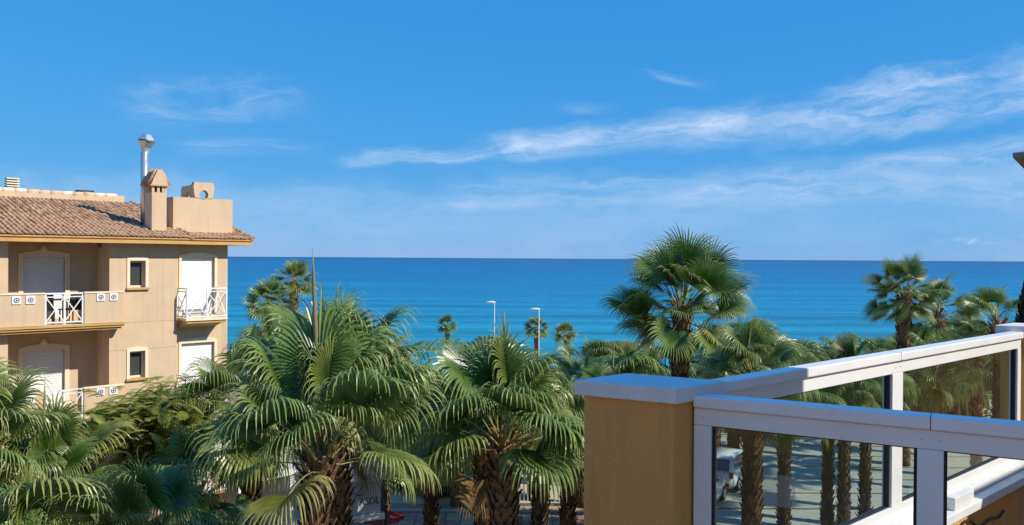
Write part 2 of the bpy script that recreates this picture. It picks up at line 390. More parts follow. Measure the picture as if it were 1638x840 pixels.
def sea_mat():
    m = bpy.data.materials.new('sea_water'); m.use_nodes = True; nt = m.node_tree; N, L = nt.nodes, nt.links
    b = N['Principled BSDF']
    g = N.new('ShaderNodeNewGeometry'); s = N.new('ShaderNodeSeparateXYZ'); L.new(g.outputs['Position'], s.inputs[0])
    # water colour by depth of the sea bed (distance off shore): turquoise shallows to deep blue
    lg = N.new('ShaderNodeMath'); lg.operation = 'LOGARITHM'; lg.inputs[1].default_value = 10; L.new(s.outputs[1], lg.inputs[0])
    mp = N.new('ShaderNodeMapping'); mp.inputs['Scale'].default_value = (0.0012, 0.02, 1); L.new(g.outputs['Position'], mp.inputs[0])
    n = N.new('ShaderNodeTexNoise'); n.inputs['Scale'].default_value = 1; n.inputs['Detail'].default_value = 6; L.new(mp.outputs[0], n.inputs['Vector'])
    ad = N.new('ShaderNodeMath'); ad.operation = 'MULTIPLY_ADD'; ad.inputs[1].default_value = 0.35
    L.new(n.outputs['Fac'], ad.inputs[0]); L.new(lg.outputs[0], ad.inputs[2])
    mr = N.new('ShaderNodeMapRange'); mr.inputs['From Min'].default_value = 2.12; mr.inputs['From Max'].default_value = 4.2; L.new(ad.outputs[0], mr.inputs['Value'])
    r = N.new('ShaderNodeValToRGB'); e = r.color_ramp.elements
    e[0].position = 0.0; e[0].color = (0.014, 0.275, 0.345, 1)
    e[1].position = 1.0; e[1].color = (0.016, 0.098, 0.22, 1)
    for p, c in ((0.22, (0.010, 0.205, 0.345, 1)), (0.45, (0.010, 0.155, 0.315, 1)), (0.75, (0.014, 0.122, 0.265, 1))):
        x = e.new(p); x.color = c
    L.new(mr.outputs[0], r.inputs[0])
    # wind lanes: broad stretched patches of smoother and rougher water
    mp2 = N.new('ShaderNodeMapping'); mp2.inputs['Scale'].default_value = (0.004, 0.075, 1); L.new(g.outputs['Position'], mp2.inputs[0])
    n2 = N.new('ShaderNodeTexNoise'); n2.inputs['Scale'].default_value = 1; n2.inputs['Detail'].default_value = 8; n2.inputs['Roughness'].default_value = 0.7
    L.new(mp2.outputs[0], n2.inputs['Vector'])
    mr2 = N.new('ShaderNodeMapRange'); mr2.inputs['From Min'].default_value = 0.3; mr2.inputs['From Max'].default_value = 0.7
    mr2.inputs['To Min'].default_value = 0.5; mr2.inputs['To Max'].default_value = 1.5; L.new(n2.outputs['Fac'], mr2.inputs['Value'])
    h = N.new('ShaderNodeHueSaturation'); L.new(mr2.outputs[0], h.inputs['Value']); L.new(r.outputs[0], h.inputs['Color'])
    L.new(h.outputs[0], b.inputs['Base Color'])
    b.inputs['Roughness'].default_value = 0.35; b.inputs['IOR'].default_value = 1.33; b.inputs['Specular IOR Level'].default_value = 0.16
    w = N.new('ShaderNodeTexNoise'); w.inputs['Scale'].default_value = 0.35; w.inputs['Detail'].default_value = 6
    mp3 = N.new('ShaderNodeMapping'); mp3.inputs['Scale'].default_value = (0.5, 1.3, 1); L.new(g.outputs['Position'], mp3.inputs[0]); L.new(mp3.outputs[0], w.inputs['Vector'])
    bp = N.new('ShaderNodeBump'); bp.inputs['Strength'].default_value = 1.0; bp.inputs['Distance'].default_value = 1.2
    L.new(w.outputs['Fac'], bp.inputs['Height']); L.new(bp.outputs[0], b.inputs['Normal'])
    return m
M['sea'] = sea_mat()

# ------------------------------------------------------------------ ground, sea, beach, pavements
def sheet(name, pts, m, z=None):
    b = MB(); b.quad(pts); return struct(b.build(name, m))
def ground_z(y):
    if y < 62: return 0.0
    if y < 72: return -(y - 62) * 0.12
    return -1.2 - (y - 72) * 0.24
g = MB()
prof = [(-250, 0), (62, 0), (72, -1.2), (86, -4.5), (130, -9)]
for (y0, z0), (y1, z1) in zip(prof, prof[1:]):
    g.quad([(-500, y0, z0), (500, y0, z0), (500, y1, z1), (-500, y1, z1)], 0 if y1 <= 62 else 1)
struct(g.build('ground', [M['soil'], M['sand']]))
b = MB()
ys = [74, 300, 1500, 8000, 30000, 90000]
for y0, y1 in zip(ys, ys[1:]):
    b.quad([(-90000, y0, -4), (90000, y0, -4), (90000, y1, -4), (-90000, y1, -4)])
struct(b.build('sea', M['sea'], fix=False))

# concrete slabs of the street seen through the glass balustrade
b = MB(); b.box(6.0, 44.0, 26.0, 47.6, -0.3, 0.012)
street = struct(b.build('street', M['joint']))
rng = random.Random(5)
y = 26.0
while y < 47.3:
    d = 2.22
    for x0, x1 in ((6.0, 20.4), (20.46, 32.0), (32.06, 44.0)):
        b = MB(); dz = rng.uniform(-0.003, 0.003)
        b.box(x0 + 0.01, x1, y + 0.20, y + d, -0.05, 0.045 + dz)
        b.build('slab', M['paving'], street, bevel=0.012)
    y += d
b = MB(); b.box(6.0, 46.0, 48.0, 61.0, -0.3, 0.10)
struct(b.build('sand_lot', M['sand']))
b = MB(); b.box(6.0, 46.0, 47.62, 47.98, -0.3, 0.14)
struct(b.build('kerb', M['paving'], bevel=0.02))
b = MB(); b.box(-34.0, 5.8, -40.0, 11.5, -0.3, 0.012); struct(b.build('bounce_paving', M['paving']))  # unseen pale paving, added to bounce more sunlight upward
# pink promenade with kerb behind the palms
b = MB(); b.box(-9.0, 5.2, 29.2, 31.9, -0.3, 0.02)
prom = struct(b.build('pavement', M['joint']))
for j in range(6):
    for i in range(24):
        x0 = -9.0 + i * 0.59; y0 = 29.2 + j * 0.45
        b = MB(); b.box(x0 + 0.012, x0 + 0.578, y0 + 0.012, y0 + 0.438, -0.05, 0.05 + rng.uniform(-0.003, 0.003))
        b.build('paving_slab', M['pink'] if (i + j // 2) % 5 < 3 else M['sand'], prom)
b = MB(); b.box(-9.0, 5.2, 31.95, 32.15, -0.3, 0.13)
struct(b.build('kerb', M['paving'], bevel=0.02))
b = MB(); b.box(-20.0, 5.2, 33.2, 44.0, -0.3, 0.018)
struct(b.build('path', M['sand']))

# ------------------------------------------------------------------ terrace: pillars, glass balustrades, parapets
A = Vector((0.876, -0.482, 0)); B = Vector((0.753, 0.658, 0))          # the two wall directions
AN = Vector((-A.y, A.x, 0))    # away from the camera side of the near balustrade
BN = Vector((B.y, -B.x, 0))    # towards the inside (right) of the far balustrade
F = Vector((0.709, 3.45, 0))
ZC = at(1083, 622, 3.45).z                                             # top of the pillar cap
def para(o, a0, a1, b0, b1):
    return [(o + A * a + B * b_)[:2] for a, b_ in ((a0, b0), (a1, b0), (a1, b1), (a0, b1))]

def pillar(o, la, lb, zt, zb, label, capt=0.068):
    t = thing('terrace_pillar', label, 'pillar', (o.x, o.y, zb))
    z = Vector((0, 0, 0))
    p = MB(); p.prism(para(z, -la + 0.028, -0.028, 0.028, lb - 0.028), 0, zt - zb - capt + 0.002)
    p.build('shaft', M['orange'], t, bevel=0.006)
    c = MB(); c.prism(para(z, -la, 0, 0, lb), zt - zb - capt, zt - zb)
    c.build('cap', M['capst'], t, bevel=0.005)
    return t
ZB = 7.6
pillar(F, 0.48, 0.365, ZC, ZB, 'orange rendered corner pillar with flat white cap where the two glass balustrades meet')

def balustrade(name, o, d, nrm, L, zt, zb, mull, label, glass, top_w=0.10, mw=0.046):
    """frame along d from o; nrm points to the side the seam shows; mull = distances of the mullions"""
    t = thing(name, label, 'railing', (o.x, o.y, zb), math.atan2(d.y, d.x))
    H = zt - zb; s = 1 if nrm.dot(Vector((-d.y, d.x, 0))) > 0 else -1
    r = MB(); r.box(0, L, -top_w / 2, top_w / 2, H - 0.052, H); r.build('top_rail', M['pvc'], t, bevel=0.007)
    r = MB(); r.box(0, L, -0.030, 0.030, H - 0.130, H - 0.0555); r.box(0.001, L - 0.001, -0.022, 0.022, H - 0.060, H - 0.050)
    r.build('frame_rail', M['pvc'], t, bevel=0.004)
    r = MB(); r.box(0, L, -0.030, 0.030, 0, 0.075); r.build('frame_rail', M['pvc'], t, bevel=0.004)
    for e in mull:      # butt joint of the rail lengths, with cover screws on the frame below
        r = MB(); r.box(e - 0.0015, e + 0.0015, -top_w / 2 - 0.0006, top_w / 2 + 0.0006, H - 0.051, H + 0.0006); r.build('rail_joint', M['dark'], t)
    for e in [0.04] + [x + d_ for x in mull for d_ in (-0.03, 0.03)]:
        for sd_ in (-1, 1):
            r = MB(); r.tube([(e, sd_ * 0.0295, H - 0.093), (e, sd_ * 0.0318, H - 0.093)], 0.0045, 10); r.build('screw', M['steel'], t)
    edges = [0.0] + list(mull) + [L]
    posts = []
    for i, e in enumerate(edges):
        x0, x1 = (e, e + 0.078) if i == 0 else (e - 0.078, e) if i == len(edges) - 1 else (e - mw, e + mw)
        posts.append((x0, x1))
        r = MB(); r.box(x0, x1, -0.0315, 0.0315, 0.0755, H - 0.1305); r.build('post', M['pvc'], t, bevel=0.004)
    for (a0, a1), (b0, b1) in zip(posts, posts[1:]):
        k = MB(); w = 0.012
        k.box(a1, a1 + w, -0.016, 0.016, 0.076, H - 0.131); k.box(b0 - w, b0, -0.016, 0.016, 0.076, H - 0.131)
        k.box(a1 + w, b0 - w, -0.016, 0.016, 0.076, 0.082); k.box(a1 + w, b0 - w, -0.016, 0.016, H - 0.136, H - 0.131)
        k.build('gasket', M['black'], t)
        k = MB(); k.quad([(a1 + 0.003, 0, 0.078), (b0 - 0.003, 0, 0.078), (b0 - 0.003, 0, H - 0.133), (a1 + 0.003, 0, H - 0.133)])
        k.build('pane', glass, t)
    return t

NO = F + B * 0.175 - A * 0.02          # near balustrade starts in the pillar's right face
near = balustrade('glass_balustrade', NO, A, -AN, 4.2, 9.60, 8.62, [0.928, 1.98, 3.05],
                  'shaded white framed glass balustrade running from the corner pillar towards the house wall', M['glass_near'])
k = MB(); k.quad([(0.290, 0.0075, 0.53), (0.425, 0.0075, 0.53), (0.425, 0.0075, 0.665), (0.290, 0.0075, 0.665)])
k.build('pane_patch', M['pane_patch'], near)
FO = F + B * 0.34 - A * 0.10 + A * 0.0
FO = Vector((0.97, 3.78, 0)) - B * 0.12
far = balustrade('glass_balustrade', FO, B, BN, 4.28, 9.63, 8.60, [2.0],
                 'sunlit white framed glass balustrade in front of the sea leading to the far pillar', M['glass_far'], mw=0.075)
FE = FO + B * 4.28
pillar(Vector((4.345, 6.40, 0)), 0.42, 0.42, 9.675, ZB, 'orange pillar with white cap at the far end of the sunlit balustrade')

# parapet under each balustrade with a stepped white coping
def parapet(o, d, L, zt, w, label, block=None):
    t = thing('parapet_wall', label, 'wall', (o.x, o.y, 0), math.atan2(d.y, d.x))
    p = MB(); p.box(0, L, -w / 2, w / 2, 0, zt - 0.12); p.build('wall', M['orange'], t)
    p = MB(); p.box(0, L, -w / 2 - 0.07, w / 2 + 0.07, zt - 0.118, zt - 0.055); p.build('coping', M['capst'], t, bevel=0.006)
    p = MB(); p.box(0, L, -w / 2 + 0.01, w / 2 - 0.01, zt - 0.0535, zt + 0.002); p.build('coping_upstand', M['capst'], t, bevel=0.005)
    if block:
        p = MB(); p.box(block, block + 0.34, -w / 2 - 0.05, -w / 2 + 0.009, zt - 0.053, zt + 0.03); p.build('coping_block', M['capst'], t, bevel=0.005)
    return t
fp = parapet(FO + B * 0.05, B, 4.2, 8.60, 0.20, 'orange parapet with stepped white coping under the sunlit balustrade', 2.55)
parapet(NO + A * 0.10, A, 4.1, 8.62, 0.20, 'orange parapet with white coping under the shaded balustrade')
# black cable lying along the inner face of the far parapet
k = MB(); inn = BN * 0.115
pts = []
for i in range(25):
    s = 1.6 + i * 0.085
    p = FO + B * s + inn
    pts.append((p.x, p.y, 8.37 + 0.035 * math.sin(i * 0.55) + 0.02 * math.sin(i * 1.3) - 0.001 * (i - 12) ** 2 * 0.4))
k.tube(pts, 0.009, 8)
tag(k.build('cable', M['black']), 'black cable slung along the orange parapet below the white coping', 'cable')

# floors, the house of the terrace, unseen blocks added for shade and bounce
WC = Vector((1.50, 4.26, 0)) + Vector((S.x, S.y, 0)).normalized() * 2.6     # corner of the house wall that shades the pillar
b = MB()
poly = [(FO - A * 0.1)[:2], (NO + A * 4.1)[:2], (7.5, 1.2), (9.5, 10.5), (FE + B * 3.6)[:2]]
b.prism(poly, 7.3, 7.6); struct(b.build('lower_terrace_floor', M['tilefloor']))
b = MB(); b.prism([(-5, -6), (3.9, -6), (3.9, 1.0), (-5, 0.6)], 8.3, 8.55); struct(b.build('terrace_floor', M['tilefloor']))
t = thing('unseen_wing', 'orange rendered house wing whose wall corner rises beside the terrace', 'house', (WC.x, WC.y, 0))
b = MB(); b.prism([(0, 0), (0.35, -6.0), (8, -6), (8, -3.7)], 0, 14.4); b.build('wall', M['orange'], t)
b = MB(); b.prism([(-0.0, 0.02), (0.32, -6.2), (8.2, -6.2), (8.2, -3.75)], 14.4, 14.55); b.build('roof', M['tile'], t)
t = thing('shade_block', 'unseen low orange block added to shade the wall under the sunlit balustrade', 'house', (6.6, 3.4, 0), R(41))  # out of view, added and sized to shade the lower far parapet
b = MB(); b.box(0, 3.2, -1.5, 1.9, 0, 10.2); b.build('wall', M['orange'], t)
b = MB(); b.box(-0.06, 3.26, -1.56, 1.96, 10.2, 10.28); b.build('coping', M['capst'], t)
t = thing('parapet_wall', 'orange parapet with white coping edging the viewer terrace', 'wall', (0, 0, 0))
b = MB(); b.prism([(-5, 0.6), (0.9, 0.95), (0.9, 1.15), (-5, 0.8)], 0, 9.2); b.build('wall', M['orange'], t)
b = MB(); b.prism([(-5, 0.56), (0.92, 0.91), (0.92, 1.19), (-5, 0.84)], 9.2, 9.26); b.build('coping', M['capst'], t)

t = thing('unseen_wing', 'unseen orange wing with white framed window, added to bounce sunlight onto the pillar', 'house', (-3.6, -6.5, 0))  # out of view, added as a sunlit wall to throw warm light on the pillar
b = MB(); b.box(-8, 0, 0, 7.4, 0, 12.6); b.build('wall', M['orange'], t)
b = MB(); b.box(-8.2, 0.25, -0.2, 7.6, 12.6, 12.8); b.build('cornice', M['capst'], t)
b = MB(); b.box(0.002, 0.05, 2.6, 4.6, 8.7, 10.8); o = b.build('window', M['pvc'], t)
b = MB(); b.box(0.051, 0.056, 2.72, 4.48, 8.82, 10.68); b.build('pane', M['darkglass'], o)

# neighbouring wing whose grey eave corner just enters the picture on the right
EC = at(1620, 247, 13.2)
t = thing('villa', 'orange villa with grey moulded eave beyond the far pillar', 'house', (EC.x, EC.y, 0), R(-37))
zE = EC.z
b = MB(); b.box(0.75, 9, 0.75, 8, 0, zE - 0.14); b.build('wall', M['orange'], t)
def eave(z0, z1, o0, o1):
    m = MB(); m.v += [(o0, o0, z0), (10, o0, z0), (10, 9, z0), (o0, 9, z0), (o1, o1, z1), (10, o1, z1), (10, 9, z1), (o1, 9, z1)]
    for f in ((0,3,2,1),(4,5,6,7),(0,1,5,4),(1,2,6,5),(2,3,7,6),(3,0,4,7)): m.f.append(f); m.m.append(0); m.sm.append(False)
    return m
eave(zE - 0.15, zE - 0.06, 0.34, 0.10).build('eave_moulding', M['greyeave'], t)
eave(zE - 0.06, zE + 0.03, 0.0, 0.0).build('eave_fascia', M['greyeave'], t, bevel=0.01)
b = MB(); b.quad([(0.05, 0.05, zE + 0.035), (10, 0.05, zE + 0.035), (10, 4.5, zE + 1.6), (4.5, 4.5, zE + 1.6)])
b.quad([(0.05, 0.05, zE + 0.035), (4.5, 4.5, zE + 1.6), (4.5, 9, zE + 1.6), (0.05, 9, zE + 0.035)]); b.build('roof', M['tile'], t, fix=False)

# ------------------------------------------------------------------ apartment building (facade turned 44 degrees to the picture)
ANG = R(44)
T = Vector((math.cos(ANG), math.sin(ANG), 0)); NRM = Vector((math.sin(ANG), -math.cos(ANG), 0))
BO = at(220, 460, 25.3); BO.z = 0
def fac(px, py, off=0.0):
    """(u, z) on the plane 'off' metres in front of the main facade, from a pixel"""
    d = ray(px, py); o = Vector((0, 0, EYE)) - BO
    k = (off - o.dot(NRM)) / d.dot(NRM); p = o + d * k
    return p.dot(T), p.z
def fu(px, off=0.0, py=460): return fac(px, py, off)[0]
def fz(px, py, off=0.0): return fac(px, py, off)[1]

bld = thing('apartment_building', 'beige stucco apartment building with clay tile roof, white shutters and balconies', 'building', (BO.x, BO.y, 0), ANG)
ST = 2.85                                            # storey height
Z0 = 8.18                                            # floor of the top storey
REC, SET, BAL = -1.2, -0.35, 0.42                    # recess of the loggia, set-back of the end bay, balcony front
uL = -12.0
u_r0, u_r1 = fu(13), fu(175); u_m1 = fu(283); u_e = fu(364, SET)
u_b1 = fu(198, BAL)
SOF = fz(220, 388.5)                                  # soffit height

def wallface(m, u0, u1, z0, z1, y, holes, dep, mi=0):
    """wall front face at local y with openings (u0,u1,z0,z1) that have reveals 'dep' deep"""
    us = sorted({u0, u1, *[h[0] for h in holes], *[h[1] for h in holes]}); zs = sorted({z0, z1, *[h[2] for h in holes], *[h[3] for h in holes]})
    for a, c in zip(us, us[1:]):
        for e, f in zip(zs, zs[1:]):
            cu, cz = (a + c) / 2, (e + f) / 2
            if any(h[0] < cu < h[1] and h[2] < cz < h[3] for h in holes): continue
            m.quad([(a, y, e), (c, y, e), (c, y, f), (a, y, f)], mi)
    for h in holes:
        a, c, e, f = h; q = y + dep
        m.quad([(a, y, e), (a, q, e), (a, q, f), (a, y, f)], mi); m.quad([(c, y, e), (c, y, f), (c, q, f), (c, q, e)], mi)
        m.quad([(a, y, f), (a, q, f), (c, q, f), (c, y, f)], mi); m.quad([(a, y, e), (c, y, e), (c, q, e), (a, q, e)], mi)

def surround(m, u0, u1, z0, z1, y, w, arch, d=0.035, bottom=False):
    """moulded band round an opening, with a flat-arched head"""
    y0 = y - d; n = 8
    m.box(u0 - w, u0, y0, y + 0.002, z0, z1); m.box(u1, u1 + w, y0, y + 0.002, z0, z1)
    for i in range(n):
        a, c = u0 - w + (u1 - u0 + 2 * w) * i / n, u0 - w + (u1 - u0 + 2 * w) * (i + 1) / n
        def top(u):
            q = (u - (u0 + u1) / 2) / ((u1 - u0) / 2 + w); return z1 + w * 0.9 + arch * (1 - q * q)
        p = [(a, z1 + 0.001), (c, z1 + 0.001), (c, top(c)), (a, top(a))]
        m.quad([(p[0][0], y0, p[0][1]), (p[1][0], y0, p[1][1]), (p[2][0], y0, p[2][1]), (p[3][0], y0, p[3][1])])
        m.quad([(a, y0, top(a)), (c, y0, top(c)), (c, y, top(c)), (a, y, top(a))])
        m.quad([(a, y0, z1), (c, y0, z1), (c, y, z1), (a, y, z1)])
    e = u0 - w; m.quad([(e, y0, z1), (e, y, z1), (e, y, z1 + w * 0.9), (e, y0, z1 + w * 0.9)])
    e = u1 + w; m.quad([(e, y0, z1), (e, y, z1), (e, y, z1 + w * 0.9), (e, y0, z1 + w * 0.9)])

def shutter(u0, u1, z0, z1, y, parent):
    m = MB(); n = int((z1 - z0) / 0.055); h = (z1 - z0) / n
    for i in range(n):
        z = z0 + i * h
        m.quad([(u0, y, z), (u1, y, z), (u1, y - 0.008, z + h * 0.5), (u0, y - 0.008, z + h * 0.5)])
        m.quad([(u0, y - 0.008, z + h * 0.5), (u1, y - 0.008, z + h * 0.5), (u1, y - 0.002, z + h * 0.86), (u0, y - 0.002, z + h * 0.86)])
        m.quad([(u0, y - 0.002, z + h * 0.86), (u1, y - 0.002, z + h * 0.86), (u1, y + 0.004, z + h), (u0, y + 0.004, z + h)])
    return m.build('shutter', M['shutter'], parent, fix=False)

# openings measured on the top storey, repeated storey by storey
dL = (fu(37, REC), fu(104, REC)); dLz = fz(70, 412, REC)
wM = (fu(207.5), fu(232.5)); wMz = (fz(220, 460), fz(220, 417))
dR = (fu(290, SET), fu(343, SET)); dRz = fz(316, 412.5, SET)
walls_left, walls_rec, walls_mid, walls_right = MB(), MB(), MB(), MB()
h_rec, h_mid, h_right = [], [], []
uX0 = u_r0 - 6.2                                     # a second loggia to the left of the picture repeats the bay
for s_ in range(3):
    dz = -ST * s_
    h_rec.append((dL[0], dL[1], Z0 + dz + 0.06, dLz + dz)); h_mid.append((wM[0], wM[1], wMz[0] + dz, wMz[1] + dz))
    h_right.append((dR[0], dR[1], Z0 + dz + 0.06, dRz + dz))
ZT = SOF + 0.02
wallface(walls_left, uL, u_r0, 0, ZT, 0, [], 0.2)
walls_left.build('wall', M['stucco'], bld, fix=False)
wallface(walls_rec, u_r0, u_r1, 0, ZT, -REC, h_rec, 0.16)
walls_rec.quad([(u_r1, 0, 0), (u_r1, -REC, 0), (u_r1, -REC, ZT), (u_r1, 0, ZT)])
walls_rec.quad([(u_r0, 0, 0), (u_r0, 0, ZT), (u_r0, -REC, ZT), (u_r0, -REC, 0)])
walls_rec.build('loggia_wall', M['stucco'], bld, fix=False)
wallface(walls_mid, u_r1, u_m1, 0, ZT, 0, h_mid, 0.24)
walls_mid.quad([(u_m1, 0, 0), (u_m1, -SET, 0), (u_m1, -SET, ZT), (u_m1, 0, ZT)])
walls_mid.build('wall', M['stucco'], bld, fix=False)
wallface(walls_right, u_m1, u_e, 0, ZT, -SET, h_right, 0.16)
walls_right.quad([(u_e, -SET, 0), (u_e, 9, 0), (u_e, 9, ZT), (u_e, -SET, ZT)])
walls_right.quad([(uL, 9, 0), (uL, 9, ZT), (u_e, 9, ZT), (u_e, 9, 0)])
walls_right.quad([(uL, 0, 0), (uL, 0, ZT), (uL, 9, ZT), (uL, 9, 0)])
walls_right.build('wall', M['stucco'], bld, fix=False)
# thin score lines in the render
for zz, y, ua, ub in [(fz(240, 514) + k * 0 , -0.004, u_b1 + 0.02, u_m1) for k in (0,)] + [(fz(240, 557), -0.004, u_r1, u_m1), (fz(240, 412.5), -0.004, u_r1, fu(202)), (fz(240, 412.5), -0.004, fu(239), u_m1), (fz(100, 412.5, REC), -REC - 0.004, fu(112, REC), u_r1 - 0.01)]:
    m = MB(); m.box(ua, ub, y, y + 0.006, zz - 0.008, zz + 0.008); m.build('score_line', M['ochre'], bld)

def railing_x(parent, p, q, z0, z1, depth_axis='u', panels=2):
    """white metal railing with crossed bars between two local points (x,y)"""
    m = MB(); p, q = Vector((*p, 0)), Vector((*q, 0))
    up = Vector((0, 0, 1)); w = 0.042
    m.bar(p + up * z1, q + up * z1, 0.055, 0.045)
    m.bar(p + up * (z1 - 0.10), q + up * (z1 - 0.10), 0.03); m.bar(p + up * (z0 + 0.06), q + up * (z0 + 0.06), 0.04)
    for i in range(panels + 1):
        a = p.lerp(q, i / panels); m.bar(a + up * z0, a + up * z1, w)
    for i in range(panels):
        a, c = p.lerp(q, i / panels), p.lerp(q, (i + 1) / panels)
        m.bar(a + up * (z0 + 0.07), c + up * (z1 - 0.1), 0.028); m.bar(a + up * (z1 - 0.1), c + up * (z0 + 0.07), 0.0281)
        mid = a.lerp(c, 0.5)
    return m.build('railing', M['white'], parent)

def vent_tile(parent, u, z, y, s=0.115):
    m = MB(); m.box(u - s, u + s, y - 0.03, y + 0.01, z - s, z + s)
    o = m.build('vent_tile', M['white'], parent, bevel=0.006)
    m = MB(); n = 12
    for i in range(n):
        a0, a1 = 2 * math.pi * i / n, 2 * math.pi * (i + 1) / n
        for r0, r1 in ((0.052, 0.075), (0.0, 0.028)):
            m.quad([(u + r0 * math.cos(a0), y - 0.034, z + r0 * math.sin(a0)), (u + r0 * math.cos(a1), y - 0.034, z + r0 * math.sin(a1)),
                    (u + r1 * math.cos(a1), y - 0.034, z + r1 * math.sin(a1)), (u + r1 * math.cos(a0), y - 0.034, z + r1 * math.sin(a0))])
    m.build('rosette', M['dark'], o, fix=False)

pt = fz(100, 468.5, BAL)                                # balcony parapet top
pb = fz(100, 519, BAL)                                  # balcony parapet bottom
r0, r1 = fu(72, BAL), fu(135, BAL)
for s_ in range(3):
    dz = -ST * s_
    # loggia door with roller shutter
    y = -REC
    d = MB(); surround(d, dL[0], dL[1], Z0 + dz, dLz + dz, y, 0.13, 0.10); o = d.build('door_surround', M['cream'], bld)
    shutter(dL[0] + 0.01, dL[1] - 0.01, Z0 + dz + 0.06, dLz + dz, y + 0.10, o)
    # small window
    d = MB(); surround(d, wM[0], wM[1], wMz[0] + dz, wMz[1] + dz, 0, 0.085, 0.05, 0.03); o = d.build('window', M['cream'], bld)
    d = MB(); a, c, e, f = wM[0], wM[1], wMz[0] + dz, wMz[1] + dz; yf = 0.17
    for bx in ((a, a + 0.05, e, f), (c - 0.05, c, e, f), (a + 0.05, c - 0.05, e, e + 0.06), (a + 0.05, c - 0.05, f - 0.06, f)):
        d.box(bx[0], bx[1], yf, yf + 0.05, bx[2], bx[3])
    d.build('frame', M['cream'], o)
    d = MB(); d.quad([(a + 0.04, yf + 0.03, e + 0.05), (c - 0.04, yf + 0.03, e + 0.05), (c - 0.04, yf + 0.03, f - 0.05), (a + 0.04, yf + 0.03, f - 0.05)])
    d.build('pane', M['darkglass'], o, fix=False)
    d = MB(); d.box(a - 0.11, c + 0.11, -0.09, 0.16, e - 0.07, e + 0.004); d.build('sill', M['ochre'], o, bevel=0.008)
    # end bay door
    d = MB(); surround(d, dR[0], dR[1], Z0 + dz, dRz + dz, -SET, 0.085, 0.10); o = d.build('door_surround', M['cream'], bld)
    shutter(dR[0] + 0.01, dR[1] - 0.01, Z0 + dz + 0.06, dRz + dz, -SET + 0.10, o)
    # loggia balcony: floor slab, parapet with railing gap, corniced underside
    yb = -BAL; th = 0.14
    m = MB(); m.box(u_r0 - 5, u_b1 - 0.06, yb + 0.06, -0.003, pb + dz - 0.20, Z0 + dz - 0.02)
    m.box(u_r0 + 0.003, u_r1 - 0.003, 0.0, -REC - 0.003, pb + dz - 0.20, Z0 + dz - 0.02)
    o = m.build('balcony', M['stucco'], bld)
    for a, c in ((u_r0 - 5, r0), (r1, u_b1)):
        m = MB(); m.box(a, c, yb, yb + th, pb + dz - 0.02, pt + dz - 0.035); m.build('parapet', M['stucco'], o, bevel=0.012)
        m = MB(); m.box(a - 0.005, c + 0.012, yb - 0.025, yb + th + 0.025, pt + dz - 0.033, pt + dz + 0.012); m.build('coping', M['cream'], o, bevel=0.006)
    m = MB(); m.box(u_b1 - th, u_b1 - 0.001, yb + th, -0.002, pb + dz - 0.02, pt + dz - 0.035); m.build('parapet', M['stucco'], o)
    m = MB(); m.box(r0 - 0.02, r1 + 0.02, yb + 0.001, yb + th - 0.001, pb + dz - 0.06, pb + dz - 0.0205 + 0.0); m.build('kerb_strip', M['cream'], o)
    m = MB()      # cornice of three fillets under the parapet
    for k, (ov, h0, h1) in enumerate(((0.05, -0.085, -0.024), (0.01, -0.15, -0.085), (-0.07, -0.22, -0.15))):
        m.box(u_r0 - 5, u_b1 + ov, yb - ov, yb + 0.055, pb + dz + h0, pb + dz + h1 - 0.001)
        m.box(u_b1 - 0.05 + 0.0, u_b1 + ov - 0.001, yb + 0.056, -0.002, pb + dz + h0, pb + dz + h1 - 0.001)
    m.build('cornice', M['ochre'], o)
    rl = railing_x(bld, (r0 + 0.03, yb + 0.06), (r1 - 0.03, yb + 0.06), pb + dz + 0.0, pt + dz - 0.02)
    for px, py in ((26, 480.5), (48.5, 480), (161, 475.5), (181.5, 475)):
        u, z = fac(px, py, BAL); vent_tile(o, u, z + dz, yb)
    # end bay balcony
    ya = -(SET + 0.80); ul, ur = fu(299, SET + 0.8) , fu(362, SET + 0.8)
    zf = fz(330, 509, SET + 0.8) + dz; zt = fz(330, 461.5, SET + 0.8) + dz
    m = MB(); m.box(ul - 0.04, ur + 0.03, ya - 0.05, -SET - 0.002, zf - 0.07, zf); 
    o = m.build('balcony', M['cream'], bld, bevel=0.006)
    m = MB(); m.extr([(ya + 0.0, zf - 0.072), (-SET - 0.003, zf - 0.072), (-SET - 0.003, zf - 0.34), (ya + 0.35, zf - 0.20), (ya, zf - 0.15)], 'x', ul, ur)
    m.build('corbel', M['ochre'], o)
    railing_x(bld, (ul, ya), (ur, ya), zf, zt); railing_x(bld, (ul, ya + 0.03), (ul, -SET - 0.03), zf, zt, panels=1); railing_x(bld, (ur, ya + 0.03), (ur, -SET - 0.03), zf, zt, panels=1)
    # lamp on the loggia wall
    u, z = fac(70, 394.5, REC)
    m = MB(); m.tube([(u, -REC, z), (u, -REC - 0.06, z)], 0.05, 10); m.tube([(u, -REC - 0.03, z - 0.10), (u, -REC - 0.05, z - 0.05), (u, -REC - 0.05, z + 0.02), (u, -REC - 0.04, z + 0.05)], [0.11, 0.10, 0.08, 0.03], 12)
    m.v = [(a, b_, c + dz) for a, b_, c in m.v]
    m.build('wall_lamp', M['cream'], bld)
# downpipe stub under the eave in the loggia corner
u, z = fac(159, 390, REC + 0.9)
m = MB(); m.box(u - 0.06, u + 0.06, 0.25, 0.37, z - 0.1, z + 0.16); m.build('gutter_outlet', M['boot'], bld)
